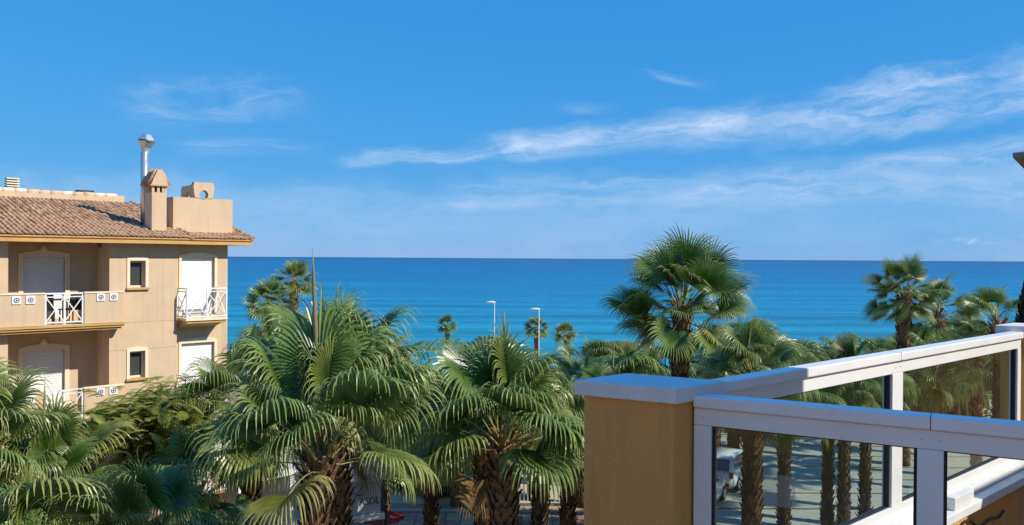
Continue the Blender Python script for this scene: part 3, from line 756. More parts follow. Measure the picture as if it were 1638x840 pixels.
# dark garden furniture on the top balcony behind the railing
def chair(off_u, off_y, rz, label):
    ch = thing('balcony_chair', label, 'chair', BO + T * ((r0 + r1) / 2 + off_u) - NRM * off_y + Vector((0, 0, Z0 - 0.02)), ANG + rz)
    m = MB(); m.box(-0.25, 0.25, -0.25, 0.25, 0.40, 0.44); m.build('seat', M['dark'], ch)
    m = MB(); m.extr([(0.22, 0.441), (0.25, 0.441), (0.36, 0.9), (0.33, 0.9)], 'x', -0.25, 0.25); m.build('backrest', M['dark'], ch)
    for a in (-0.22, 0.22):
        for c in (-0.22, 0.22):
            m = MB(); m.bar((a, c, 0), (a * 0.95, c * 0.95, 0.40), 0.035); m.build('leg', M['dark'], ch)
chair(-0.38, 0.15, 2.8, 'dark garden chair behind the crossed railing of the top loggia balcony, before the shutter')
chair(0.36, 0.30, 3.5, 'dark garden chair at the parapet end of the top loggia railing')
tb = thing('balcony_table', 'small dark garden table between two chairs on the top loggia balcony', 'table', BO + T * ((r0 + r1) / 2 + 0.0) - NRM * 0.62 + Vector((0, 0, Z0 - 0.02)), ANG)
m = MB(); m.box(-0.32, 0.32, -0.24, 0.24, 0.68, 0.72); m.build('table_top', M['dark'], tb)
for a in (-0.28, 0.28):
    for c in (-0.2, 0.2):
        m = MB(); m.bar((a, c, 0), (a, c, 0.68), 0.04); m.build('leg', M['dark'], tb)

# ---- roof: shallow pitched planes of barrel tiles running straight back from the eave to the ridge
OVH = 0.58
zEv = fz(200, 379, OVH)                                  # underside of the tiles at the eave
RUN = 5.6
zRg = fz(100, 316.5, -(RUN - OVH))
PITCH = math.atan2(zRg - zEv - 0.08, RUN)
def roof_pt(u, y0, s): return (u, y0 + s * math.cos(PITCH), zEv + s * math.sin(PITCH))
SL = RUN / math.cos(PITCH)
uH = fu(311, OVH, 373)                                   # right verge of the main roof
uE = fu(407, OVH + SET, 378)                             # right verge of the end bay roof
y_main, y_end = -OVH, -(OVH + SET)
SLE = (RUN - 0.35) / math.cos(PITCH)
soff = MB()
soff.box(uL - 0.5, uH - 0.03, y_main + 0.03, 0.6, zEv - 0.19, zEv - 0.10); soff.box(uH - 0.0299, uE - 0.04, y_end + 0.03, 0.6, zEv - 0.191, zEv - 0.101)
soff.box(uL - 0.5, uE - 0.1, 0.6005, 9.3, zEv - 0.19, zEv - 0.10)
roof = soff.build('roof', M['ochre'], bld)
m = MB()
for k, (ov, a, c) in enumerate(((0.05, -0.099, -0.045), (0.10, -0.045, -0.002))):
    m.box(uL - 0.5, uH - 0.10 + ov, y_main + 0.13 - ov, 0.2, zEv + a, zEv + c - 0.001)
    m.box(uH - 0.2 + ov + 0.101, uE - 0.12 + ov, y_end + 0.13 - ov, 0.5, zEv + a - 0.0005, zEv + c - 0.0015)
m.build('cornice', M['ochre'], roof)
# flat deck coloured dark so gaps between cap tiles look shaded; gables, back slope
m = MB()
q0, q1 = roof_pt(uL - 0.5, y_main, 0.03), roof_pt(uH - 0.03, y_main, 0.03)
m.quad([q0, q1, roof_pt(uH - 0.03, y_main, SL), roof_pt(uL - 0.5, y_main, SL)])
q2, q3 = roof_pt(uH - 0.035, y_end, 0.03), roof_pt(uE - 0.03, y_end, 0.03)
m.quad([q2, q3, roof_pt(uE - 0.03, y_end, SLE), roof_pt(uH - 0.035, y_end, SLE)])
yR = y_main + RUN; zR = zEv + RUN * math.tan(PITCH)
m.quad([(uL - 0.5, yR, zR), (uE - 0.03, yR, zR), (uE - 0.03, 9.3, zEv), (uL - 0.5, 9.3, zEv)])
m.build('roof_deck', M['darkdeck'], roof, fix=False)
m = MB()
for uu, y0 in ((uE - 0.06, y_end + 0.05), (uH - 0.06, y_main + 0.05)):
    m.quad([(uu, y0, zEv - 0.1), (uu, 9.2, zEv - 0.1), (uu, yR, zR - 0.02)])
m.build('gable', M['stucco'], roof, fix=False)
TW, TL = 0.143, 0.32
def tile_mesh(r=0.054, n=5):
    m = MB(); L = TL + 0.06
    for e, (s, rr, lift) in enumerate(((0, r, 0.026), (L, r * 0.84, 0.004))):
        for k in range(n + 1):
            a = math.pi * k / n
            m.v.append((-rr * math.cos(a), s * math.cos(PITCH) - (lift + rr * math.sin(a) * 0.95) * math.sin(PITCH), s * math.sin(PITCH) + (lift + rr * math.sin(a) * 0.95) * math.cos(PITCH)))
    for k in range(n): m.f.append((k, k + 1, n + 2 + k, n + 1 + k)); m.m.append(0); m.sm.append(True)
    m.f.append(tuple(reversed(range(n + 1)))); m.m.append(0); m.sm.append(False)
    return m
tm = tile_mesh(); tile_me = tm.mesh('roof_tile', M['tile'])
slots = []
rt = random.Random(11)
for ua, ub, y0, sl in ((uL - 0.4, uH - 0.16, y_main, SL), (uH - 0.0, uE - 0.14, y_end, SLE)):
    u = ub
    while u > ua:
        for k in range(int(sl / TL)): slots.append((u, y0, k * TL))
        u -= TW
def slot_w(s):
    p = roof_pt(*s); return BO + T * p[0] - NRM * p[1] + Vector((0, 0, p[2]))
def in_view(s):
    w = slot_w(s); return abs(w.x / w.y) < 0.66
slots.sort(key=lambda s: (not in_view(s), slot_w(s).length))
rest = MB()
for i, s in enumerate(slots):
    p = roof_pt(*s); jx, jz = rt.uniform(-0.010, 0.010), rt.uniform(-0.008, 0.010)
    if i < 300:
        o = link('roof_tile', tile_me, roof, (p[0] + jx, p[1], p[2] + jz)); o.rotation_euler = (0, rt.uniform(-0.06, 0.06), rt.uniform(-0.04, 0.04))
    else:
        b0 = len(rest.v); rest.v += [(a + p[0] + jx, b_ + p[1], c + p[2] + jz) for a, b_, c in tm.v]
        rest.f += [tuple(b0 + q for q in f) for f in tm.f]; rest.m += tm.m; rest.sm += tm.sm
rest.build('roof_tiles', M['tile'], roof, fix=False, kind='stuff')
def hip(p, q, name='verge_tile', n=None):
    p, q = Vector(p), Vector(q); L = (q - p).length; n = n or int(L / 0.33); d = (q - p) / n
    for k in range(n):
        m = MB(); a = p + d * k; c = a + d * 1.15 + Vector((0, 0, 0.015)); m.tube([a + Vector((0, 0, 0.04)), c + Vector((0, 0, 0.01))], [0.085, 0.07], 8); m.build(name, M['tile'], roof)
hip(roof_pt(uH - 0.06, y_main, 0.0), roof_pt(uH - 0.06, y_main, SL))
hip(roof_pt(uE - 0.05, y_end, 0.0), roof_pt(uE - 0.05, y_end, SLE))
# rendered ridge band with mortar caps
yP = yR; zP = fz(100, 308, -yP)
m = MB(); m.box(uL - 0.5, uH - 0.3, yP, yP + 0.22, zEv + 0.5, zP); m.build('ridge_band', M['stucco'], roof)
uu = uL
while uu < uH - 0.7:
    m = MB(); m.tube([(uu, yP + 0.1, zP - 0.04 + rt.uniform(-0.015, 0.015)), (uu + 0.40, yP + 0.1, zP - 0.03)], [0.115, 0.10], 8); m.build('ridge_tile', M['cream'] if rt.random() < 0.6 else M['stucco'], roof); uu += 0.36
# roof turret with ringed crest (front face and return face)
yT = 0.55
uT0, uT1 = fu(277, -yT, 340), fu(372, -yT, 340); zT = fz(330, 317.5, -yT)
zTb = zEv + 0.12
tur = MB(); tur.box(uT0, uT1, yT, yT + 0.18, zTb, zT); tur.box(uT0, uT0 + 0.18, yT + 0.1805, yT + 1.5, zTb, zT - 0.002)
tur.box(uT1 - 0.18, uT1, yT + 0.1805, yT + 1.5, zTb, zT - 0.002); tur.box(uT0 + 0.1805, uT1 - 0.1805, yT + 1.32, yT + 1.5, zTb, zT - 0.003)
tur = tur.build('roof_turret', M['stucco'], roof)
def crest(cu, cz, w0, w1, h, r, y, th, parent, along='u'):
    """flared slab with a round hole"""
    n = 24; m = MB(); out, inn = [], []
    poly = [(w0 / 2, 0), (w1 / 2, h), (-w1 / 2, h), (-w0 / 2, 0)]
    def edge(a):
        dx, dz = math.cos(a), math.sin(a); best = 1e9
        oz = cz
        for i in range(4):
            (x1, z1), (x2, z2) = poly[i], poly[(i + 1) % 4]; z1 -= oz; z2 -= oz
            den = dx * (z2 - z1) - dz * (x2 - x1)
            if abs(den) < 1e-9: continue
            t = (x1 * (z2 - z1) - z1 * (x2 - x1)) / den; q = (x1 * dz - z1 * dx) / den
            if t > 0 and -1e-6 <= q <= 1 + 1e-6: best = min(best, t)
        return dx * best, dz * best + oz
    for k in range(n):
        a = 2 * math.pi * k / n + 0.13; out.append(edge(a)); inn.append((r * math.cos(a), r * math.sin(a) + cz))
    P = (lambda p, yy: (cu + p[0], yy, zT + p[1])) if along == 'u' else (lambda p, yy: (yy, cu + p[0], zT + p[1]))
    for k in range(n):
        j = (k + 1) % n
        m.quad([P(out[k], y), P(out[j], y), P(inn[j], y), P(inn[k], y)]); m.quad([P(out[k], y + th), P(inn[k], y + th), P(inn[j], y + th), P(out[j], y + th)])
        m.quad([P(inn[k], y), P(inn[j], y), P(inn[j], y + th), P(inn[k], y + th)]); m.quad([P(out[k], y), P(out[k], y + th), P(out[j], y + th), P(out[j], y)])
    return m.build('crest', M['stucco'], parent)
cu = fu(326, -yT, 305); sc = 0.0205
crest(cu, 0.12, 0.62, 0.76, fz(326, 292, -yT) - zT, 0.15, yT - 0.02, 0.22, tur)
m = MB(); m.box(uT0 + 0.181, uT1 - 0.181, yT + 0.181, yT + 1.319, zT - 0.16, zT - 0.03); m.build('turret_roof', M['stucco'], tur)
uK = fu(299, -(yT + 0.85), 305)
crest(yT + 0.80, 0.10, 1.05, 1.20, fz(298, 297, -(yT + 0.85)) - zT, 0.17, uK, 0.2, tur, 'y')
# gabled chimney
yC = 0.20
c0, c1 = fu(243, -yC, 320), fu(266.5, -yC, 320); zc0 = zEv + 0.25; zc1 = fz(255, 298, -yC); W = c1 - c0
chm = MB(); chm.box(c0, c1, yC, yC + 0.62, zc0, zc1 - 0.20)
for a in (c0, c0 + W * 0.36, c0 + W * 0.70, c1 - 0.08):
    chm.box(a, a + 0.08 if a != c1 - 0.08 else c1, yC, yC + 0.08, zc1 - 0.20, zc1 - 0.001); chm.box(a, a + 0.08, yC + 0.54, yC + 0.62, zc1 - 0.20, zc1 - 0.001)
for a in (0.24, 0.40):
    chm.box(c0, c0 + 0.08, yC + a, yC + a + 0.07, zc1 - 0.20, zc1 - 0.001); chm.box(c1 - 0.08, c1, yC + a, yC + a + 0.07, zc1 - 0.20, zc1 - 0.001)
chm.box(c0 + 0.085, c1 - 0.085, yC + 0.085, yC + 0.535, zc1 - 0.21, zc1 - 0.002, 1)
chm = chm.build('chimney', [M['stucco'], M['black']], roof)
zg = fz(255, 271.5, -yC)
m = MB(); e = 0.07; cm = (c0 + c1) / 2
m.box(c0 - e, c1 + e, yC - e, yC + 0.62 + e, zc1, zc1 + 0.045, 1)
m.extr([(c0 - e + 0.03, zc1 + 0.046), (c1 + e - 0.03, zc1 + 0.046), (cm + 0.07, zg), (cm - 0.07, zg)], 'y', yC - 0.06, yC + 0.68)
m.build('chimney_cap', [M['stucco'], M['ochre']], chm)
for sd_ in (-1, 1):
    for k in range(4):
        m = MB(); yy = yC + 0.03 + k * 0.165 + 0.04
        m.tube([(cm + sd_ * (W / 2 + e + 0.05), yy, zc1 + 0.03), (cm + sd_ * 0.06, yy, zg + 0.03)], [0.06, 0.05], 8)
        m.build('cap_tile', M['tile'], chm)
# metal flue with faceted cowl
uF = fu(231.5, -1.15, 280); yF = 1.15
zf0, zf1 = zEv + 0.4, fz(231, 243, -yF); 
m = MB(); m.tube([(uF, yF, zf0), (uF, yF, zf1)], 0.125, 14); fl = m.build('flue', M['steel'], roof)
m = MB(); q = fz(233, 238, -yF); q2 = fz(233, 226, -yF); q3 = fz(233, 215.5, -yF)
m.tube([(uF + 0.02, yF, zf1 - 0.05), (uF + 0.02, yF, q), (uF + 0.04, yF, q2 - 0.02)], [0.13, 0.15, 0.27], 6, sm=False)
m.tube([(uF + 0.04, yF, q2 - 0.018), (uF + 0.05, yF, q2 + 0.03), (uF + 0.06, yF, q3)], [0.29, 0.29, 0.15], 6, sm=False)
m.build('cowl', M['steel'], fl)
# louvred vent and small hatch on the ridge
yV = yP + 0.3
uV = fu(21, -yV, 295); zv0 = zP - 0.4; zv1 = fz(21, 284, -yV)
m = MB(); m.box(uV - 0.17, uV + 0.17, yV, yV + 0.34, zv0, fz(21, 300, -yV)); 
for k in range(4):
    a = fz(21, 300, -yV) + k * 0.085; m.box(uV - 0.19, uV + 0.19, yV - 0.02, yV + 0.36, a + 0.035, a + 0.075)
m.box(uV - 0.12, uV + 0.12, yV + 0.05, yV + 0.29, fz(21, 300, -yV), zv1 - 0.02, 1)
m.build('roof_vent', [M['cream'], M['dark']], roof)
u = fu(138, -yV, 306); m = MB(); m.box(u - 0.27, u + 0.27, yV, yV + 0.4, zP - 0.3, fz(138, 304, -yV)); m.build('roof_hatch', M['dark'], roof, bevel=0.02)
# ground floor openings hidden among the palms
for k, uu in enumerate((-3.2, -0.6, 1.6)):
    m = MB(); m.box(uu - 0.5, uu + 0.5, -0.02, 0.03, 0.02, 2.0); m.build('door', M['darkglass'], bld)

# ------------------------------------------------------------------ fan palms
def set_tip(me, tips):
    a = me.attributes.new('tip', 'FLOAT', 'POINT'); a.data.foreach_set('value', tips)

def add_leaf(m, tips, elev, rng, lp=1.35, Rb=1.2, nseg=48, steps=(0, 0.28, 0.42, 0.53, 0.63, 0.73, 0.83, 0.92, 1.0), pet=1, blade=0, limp=1.0, tf=None):
    """one fan leaf growing from the origin along +x at angle elev; segments fuse near the hastula, split and hang at the tips"""
    tf = tf or (lambda p: p)
    e = elev; p = Vector((0.05, 0, 0)); np_ = 5; cpts = [p.copy()]
    sag = R(20) * max(0.15, math.cos(elev)) * limp / np_
    side_sway = rng.uniform(-0.12, 0.12)
    for i in range(np_):
        d = Vector((math.cos(e), side_sway * (i / np_), math.sin(e))); p = p + d * (lp / np_); cpts.append(p.copy()); e -= sag
    # petiole: flat triangular channel
    b0 = len(m.v)
    for i, q in enumerate(cpts):
        w = 0.040 - 0.022 * i / np_; t = w * 0.55
        for a, c in ((-w, t * 0.4), (0, -t), (w, t * 0.4)):
            m.v.append(tuple(tf(q + Vector((-math.sin(e) * c, a, math.cos(e) * c))))); tips.append(0.4)
    for i in range(np_):
        for k in range(3):
            q = (k + 1) % 3; m.f.append((b0 + i*3 + k, b0 + i*3 + q, b0 + i*3 + 3 + q, b0 + i*3 + 3 + k)); m.m.append(pet); m.sm.append(True)
    e -= R(rng.uniform(-22, 26))
    roll = rng.uniform(-0.75, 0.75)
    u = Vector((math.cos(e), side_sway, math.sin(e))).normalized(); v = Vector((0, 1, 0)); v = (v - u * v.dot(u)).normalized(); w = u.cross(v)
    v, w = v * math.cos(roll) + w * math.sin(roll), w * math.cos(roll) - v * math.sin(roll)
    TH = R(rng.uniform(112, 132)); dth = 2 * TH / nseg
    cup = rng.uniform(0.10, 0.30)
    split = rng.uniform(0.46, 0.58)
    g = Vector((0, 0, -1))
    for i in range(nseg):
        th = -TH + dth * (i + 0.5)
        d = (u * math.cos(th) + v * math.sin(th) + w * cup * abs(math.sin(th))).normalized()
        sd = (v * math.cos(th) - u * math.sin(th)).normalized()
        Ls = Rb * (0.60 + 0.40 * math.cos(th / 1.45)) * rng.uniform(0.93, 1.08)
        lim = limp * rng.uniform(0.55, 1.45)
        q = p.copy(); s0 = 0; b0 = len(m.v)
        tw = rng.uniform(-0.5, 0.5)
        for k, s in enumerate(steps):
            ds = s - s0
            if ds > 0:
                q = q + d * (Ls * ds)
                kk = 0.25 * ds * limp + max(0.0, s - 0.44) * 19.0 * ds * lim
                d = (d + g * kk - w * kk * 0.26 + sd * tw * 0.35 * max(0, s - 0.55)).normalized()
            s0 = s
            hw = Ls * min(s, split) * math.tan(dth / 2)
            if s > split: hw *= max(0.04, (1 - (s - split) / (1 - split))) ** 0.75
            hw = max(hw, 0.003)
            nn = sd.cross(d).normalized()
            if nn.dot(w) < 0: nn = -nn
            fold = hw * 0.55
            m.v += [tuple(tf(q - sd * hw - nn * fold * 0.5)), tuple(tf(q + nn * fold * 0.5)), tuple(tf(q + sd * hw - nn * fold * 0.5))]
            tv = min(1.0, max(0.0, (s - 0.3) / 0.7)); tips += [tv, tv * 0.9, tv]
        for k in range(len(steps) - 1):
            a = b0 + k * 3; c = a + 3
            m.f += [(a, a + 1, c + 1, c), (a + 1, a + 2, c + 2, c + 1)]; m.m += [blade, blade]; m.sm += [False, False]

ELEVS = [84, 70, 54, 38, 22, 6, -12, -32, -56]
LEAVES = {}
rl = random.Random(77)
for style in ('limp', 'stiff'):
    for ei, el in enumerate(ELEVS):
        for vv in range(4):
            m = MB(); tips = []
            if style == 'limp': add_leaf(m, tips, R(el + rl.uniform(-5, 5)), rl, lp=rl.uniform(0.95, 1.7), Rb=rl.uniform(1.3, 1.75), limp=rl.uniform(0.8, 1.45))
            else: add_leaf(m, tips, R(el + rl.uniform(-5, 5)), rl, lp=rl.uniform(1.15, 1.45), Rb=rl.uniform(1.15, 1.35), limp=rl.uniform(0.28, 0.5))
            for nm, mt in (('leaf', M['leaf']), ('leafy', M['leafy'])) + ((('dead', M['dead']),) if el < -20 else ()):
                me = m.mesh('fan_leaf', [mt, M['petiole'] if nm != 'dead' else M['dead']]); set_tip(me, tips); LEAVES[(style, ei, vv, nm)] = me
# folded spear leaf
sp = MB(); sp.tube([(0, 0, 0), (0, 0, 0.9), (0.01, 0, 1.9), (0.025, 0, 2.6), (0.03, 0, 3.0)], [0.035, 0.055, 0.062, 0.035, 0.004], 7)
SPEAR = sp.mesh('spear_leaf', M['spear'])
# crown heart: bulb of clasping leaf bases
def heart_mesh():
    m = MB(); rg = random.Random(3)
    m.tube([(0, 0, -0.5), (0, 0, -0.2), (0, 0, 0.15), (0, 0, 0.5)], [0.26, 0.24, 0.15, 0.03], 12)
    for k in range(26):
        a = k * 2.39996; z = -0.45 + k * 0.032; r = 0.25 - max(0, z) * 0.35
        o = Vector((math.cos(a) * r, math.sin(a) * r, z)); d = Vector((math.cos(a) * 0.55, math.sin(a) * 0.55, 0.8)).normalized()
        m.bar(o, o + d * 0.34, 0.09, 0.03)
    return m.mesh('crown', M['boot'])
HEART = heart_mesh()
far_crowns = []
for vv in range(4):
    m = MB(); tips = []; rg = random.Random(200 + vv)
    for k in range(30):
        el = 86 - (k / 29) ** 0.9 * 130; az = k * 2.39996 + rg.uniform(-0.3, 0.3)
        rot = Matrix.Rotation(az, 3, 'Z'); sc_ = rg.uniform(0.88, 1.1)
        add_leaf(m, tips, R(el), rg, lp=1.25 * sc_, Rb=1.2 * sc_, nseg=20, steps=(0, 0.4, 0.7, 1.0), limp=0.4, tf=lambda p: rot @ p)
    me = m.mesh('crown', [M['leaf'], M['petiole']]); set_tip(me, tips); far_crowns.append(me)

def trunk_parts(root, H, r, rng, boots=True, lean=(0, 0)):
    """tapered trunk from the ground to H, wrapped in split leaf bases"""
    m = MB(); n = max(6, int(H / 0.5)); pts, rads = [], []
    ph = rng.uniform(0, 6)
    def axis(z): 
        q = z / H; return Vector((lean[0] * (q * q - 1) , lean[1] * (q * q - 1), z))
    def rad(z):
        q = z / H; return r * (1.12 - 0.22 * q + 0.45 * math.exp(-z / 0.5) + (0.16 * max(0, (q - 0.75) / 0.25)) + 0.03 * math.sin(z * 3.1 + ph))
    for i in range(n + 1):
        z = H * i / n; pts.append(axis(z)); rads.append(rad(z) * (1 + rng.uniform(-0.03, 0.03)))
    m.tube(pts, rads, 12 if boots else 8)
    tr = m.build('trunk', M['bark'], root)
    if boots:
        b = MB(); k = 0; z = 0.3; per = 9
        while z < H - 0.05:
            q = z / H; top = z > H - 2.2
            a = k * 2 * math.pi / per + (0.35 if (k // per) % 2 else 0) + rng.uniform(-0.12, 0.12)
            rr = rad(z); c = axis(z); o = c + Vector((math.cos(a), math.sin(a), 0)) * rr * 0.96
            rd = Vector((math.cos(a), math.sin(a), 0)); tg = Vector((-math.sin(a), math.cos(a), 0))
            L = rng.uniform(0.12, 0.22) * (1.35 if top else 1.0); wd = r * rng.uniform(0.28, 0.42); out = rng.uniform(0.35, 0.95)
            tip = o + rd * (L * out * 0.75) + Vector((0, 0, L)) + tg * rng.uniform(-0.03, 0.03)
            v0 = len(b.v); lo = o - Vector((0, 0, 0.05))
            b.v += [tuple(lo - tg * wd), tuple(lo + tg * wd), tuple(tip - tg * wd * 0.45), tuple(tip + tg * wd * 0.45), tuple(lo + Vector((0, 0, 0.09)) - rd * 0.02), tuple(tip - rd * 0.035)]
            for f in ((0, 1, 3, 2), (2, 3, 5), (0, 2, 5, 4), (1, 4, 5, 3)): b.f.append(tuple(v0 + x for x in f)); b.m.append(0 if top or rng.random() < 0.35 else 1); b.sm.append(False)
            k += 1; z += (0.0125 if top else 0.0155) * rng.uniform(0.8, 1.2)
        b.build('leaf_bases', [M['boot'], M['bark']], tr, fix=False, kind='stuff')
    return tr

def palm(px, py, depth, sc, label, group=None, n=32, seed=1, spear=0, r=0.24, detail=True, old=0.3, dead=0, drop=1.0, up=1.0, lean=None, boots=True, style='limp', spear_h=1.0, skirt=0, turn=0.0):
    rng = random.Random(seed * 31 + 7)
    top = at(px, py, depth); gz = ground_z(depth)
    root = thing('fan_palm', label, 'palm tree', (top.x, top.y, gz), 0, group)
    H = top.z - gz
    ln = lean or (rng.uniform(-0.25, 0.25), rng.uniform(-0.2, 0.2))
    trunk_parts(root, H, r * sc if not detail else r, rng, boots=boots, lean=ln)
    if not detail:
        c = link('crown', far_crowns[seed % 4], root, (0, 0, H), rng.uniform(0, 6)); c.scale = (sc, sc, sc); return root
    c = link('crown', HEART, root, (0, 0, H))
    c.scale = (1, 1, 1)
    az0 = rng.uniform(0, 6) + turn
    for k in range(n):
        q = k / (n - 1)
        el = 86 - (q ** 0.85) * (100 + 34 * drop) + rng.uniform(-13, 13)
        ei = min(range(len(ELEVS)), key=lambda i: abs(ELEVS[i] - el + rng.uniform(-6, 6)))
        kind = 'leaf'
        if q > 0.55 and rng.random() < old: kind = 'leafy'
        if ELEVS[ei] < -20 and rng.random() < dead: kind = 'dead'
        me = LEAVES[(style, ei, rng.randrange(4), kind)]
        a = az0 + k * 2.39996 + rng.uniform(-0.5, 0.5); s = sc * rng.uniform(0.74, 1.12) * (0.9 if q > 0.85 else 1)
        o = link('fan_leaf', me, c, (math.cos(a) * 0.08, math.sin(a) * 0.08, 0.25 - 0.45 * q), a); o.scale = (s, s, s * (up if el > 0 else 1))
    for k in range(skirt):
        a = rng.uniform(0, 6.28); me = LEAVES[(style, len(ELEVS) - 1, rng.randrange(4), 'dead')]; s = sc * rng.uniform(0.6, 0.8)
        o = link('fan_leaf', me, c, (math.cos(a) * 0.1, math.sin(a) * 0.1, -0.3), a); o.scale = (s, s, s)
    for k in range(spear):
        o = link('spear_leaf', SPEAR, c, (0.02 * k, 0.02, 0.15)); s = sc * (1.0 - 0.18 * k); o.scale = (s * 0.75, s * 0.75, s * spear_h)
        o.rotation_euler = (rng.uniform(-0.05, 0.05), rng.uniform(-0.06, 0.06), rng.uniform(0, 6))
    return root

palm(512, 735, 14.0, 0.97, 'large fan palm with thick brown trunk standing in front of the hotel sign', n=30, seed=11, spear=1, r=0.21, old=0.25, lean=(0.1, 0), drop=-0.95, spear_h=1.22, turn=-1.15)
palm(536, 668, 18.5, 1.0, 'fan palm with reddish trunk close behind the large palm by the sign', n=30, seed=12, skirt=2, r=0.2, old=0.3, drop=-1.0)
palm(805, 716, 17.0, 0.92, 'large fan palm with shaggy trunk beside the pink paved promenade, left of the orange pillar', n=31, seed=13, r=0.25, old=0.3, spear=2, drop=-0.8, spear_h=1.0, lean=(-0.05, 0))
palm(772, 712, 21.0, 0.86, 'fan palm with grey trunk half hidden behind the shaggy palm by the promenade', n=27, seed=14, skirt=3, r=0.24, drop=-0.4)
palm(872, 700, 24.0, 0.92, 'slim fan palm between the shaggy palm and the orange pillar', n=26, seed=15, r=0.2, drop=-0.4)
palm(66, 798, 19.0, 0.88, 'fan palm with dark fibrous trunk before the lowest balcony railing of the building', n=32, seed=16, skirt=2, r=0.24, spear=1, old=0.45)
palm(310, 812, 20.0, 0.78, 'fan palm with yellowing leaves and dry brown skirt beside the feathery tree', n=30, seed=17, skirt=4, r=0.22, old=0.8, dead=0.4)
palm(222, 905, 14.5, 0.80, 'young low fan palm in front of the yellowing palm', n=24, seed=18, r=0.2, old=0.2)
palm(20, 935, 14.0, 0.8, 'young low fan palm at the foot of the dark fibrous palm', n=22, seed=19, r=0.2, old=0.3)
palm(-50, 760, 17.0, 0.95, 'fan palm beyond the dark fibrous palm before the building loggia', n=30, seed=20, r=0.22)
palm(683, 690, 27.0, 0.85, 'fan palm with pale slim sunlit trunk between the two large palms', n=28, seed=21, r=0.2, old=0.4)
palm(405, 665, 23.0, 0.92, 'fan palm beside the end wall of the apartment building', n=30, seed=22, skirt=2, r=0.22)
palm(978, 662, 27.0, 0.80, 'fan palm with tall spear leaf rising just behind the white pillar cap', n=30, seed=23, r=0.22, spear=2)
palm(1091, 500, 29.0, 1.12, 'tall fan palm with full round crown and dark trunk behind the pillar cap', n=46, seed=24, r=0.27, old=0.15, drop=0.6, spear=0, up=1.0, style='stiff')
palm(1206, 612, 24.5, 0.74, 'full fan palm with broad shaggy trunk right of the tall round crowned palm', n=36, seed=25, skirt=2, r=0.255, old=0.45, lean=(0.05, 0), drop=0.4)
MID = 'promenade palms behind the sunlit balustrade'
ML = 'fan palm in the promenade row seen over and through the sunlit glass balustrade'
for i, (px, py, d, s, spn) in enumerate([(1256, 640, 28, 0.80, 1), (1326, 625, 30, 0.68, 0), (1352, 612, 29.5, 0.66, 0), (1386, 622, 30.5, 0.66, 1),
                                     (1425, 612, 47, 0.95, 1), (1478, 585, 42, 0.85, 0), (1532, 575, 46, 0.9, 0),
                                     (1563, 580, 35, 0.75, 0), (1598, 530, 31, 0.72, 0), (1498, 600, 38, 0.8, 0), (1275, 596, 50, 0.9, 0), (1402, 588, 52, 0.95, 0), (1462, 572, 50, 0.9, 0), (1545, 560, 50, 0.95, 0), (1238, 600, 48, 0.85, 0), (1340, 590, 54, 0.95, 0)]):
    if d < 32 and px < 1500: ML, MID = 'slim fan palm whose shaggy trunk shows through the clear glass above the street slabs', 'street palms seen through the clear glass'
    elif d >= 48: ML, MID = 'distant fan palm deep in the promenade row, crown just above the sunlit top rail', 'far promenade palms'
    else: ML, MID = 'fan palm of the promenade row near the tall dark trunked palm, above the balustrade', 'promenade palms behind the sunlit balustrade'
    palm(px, py, d, s, ML, MID, n=26, seed=40 + i, r=0.16, spear=spn, old=0.45, dead=0.1, boots=d < 45, lean=(0.02, 0))
palm(1446, 478, 40, 0.86, 'tall fan palm with dark shaggy trunk standing clear above the promenade row against the sea', n=32, seed=60, r=0.26, old=0.2, drop=0.7, style='stiff')
palm(1500, 508, 44, 0.92, 'fan palm with drooping yellowed leaves leaning by the tall dark trunked promenade palm', n=32, seed=61, r=0.26, old=0.5, dead=0.2, style='stiff')
FL = 'fan palm in the garden between the large palms and the sea'
for i, (px, py, d, s) in enumerate([(440, 590, 34, 0.95), (610, 650, 30, 0.85), (735, 690, 33, 0.8), (850, 670, 34, 0.8), (930, 632, 33, 0.85),
                                    (500, 560, 42, 0.9), (1035, 625, 36, 0.85), (1145, 620, 38, 0.85), (905, 690, 30, 0.8), (945, 606, 42, 0.85), (1005, 596, 45, 0.9), (1062, 600, 47, 0.9), (1132, 588, 45, 0.9), (1172, 580, 43, 0.85), (1222, 590, 47, 0.9)]):
    palm(px, py, d, s, FL, 'garden palms', n=26, seed=80 + i, r=0.22, old=0.4)
palm(470, 452, 60, 0.78, 'lone tall palm rising above the horizon beyond the apartment building corner', seed=1, detail=False, r=0.33)
palm(430, 487, 50, 0.72, 'shorter distant palm beside the lone tall palm near the building corner', seed=2, detail=False, r=0.3)
for i, (px, py, d, s) in enumerate([(715, 521, 84, 0.55), (858, 527, 80, 0.60), (905, 536, 78, 0.58), (957, 566, 70, 0.5)]):
    palm(px, py, d, s, 'small distant palm on the beach standing against the blue sea', 'beach palms', seed=3 + i, detail=False, r=0.30)

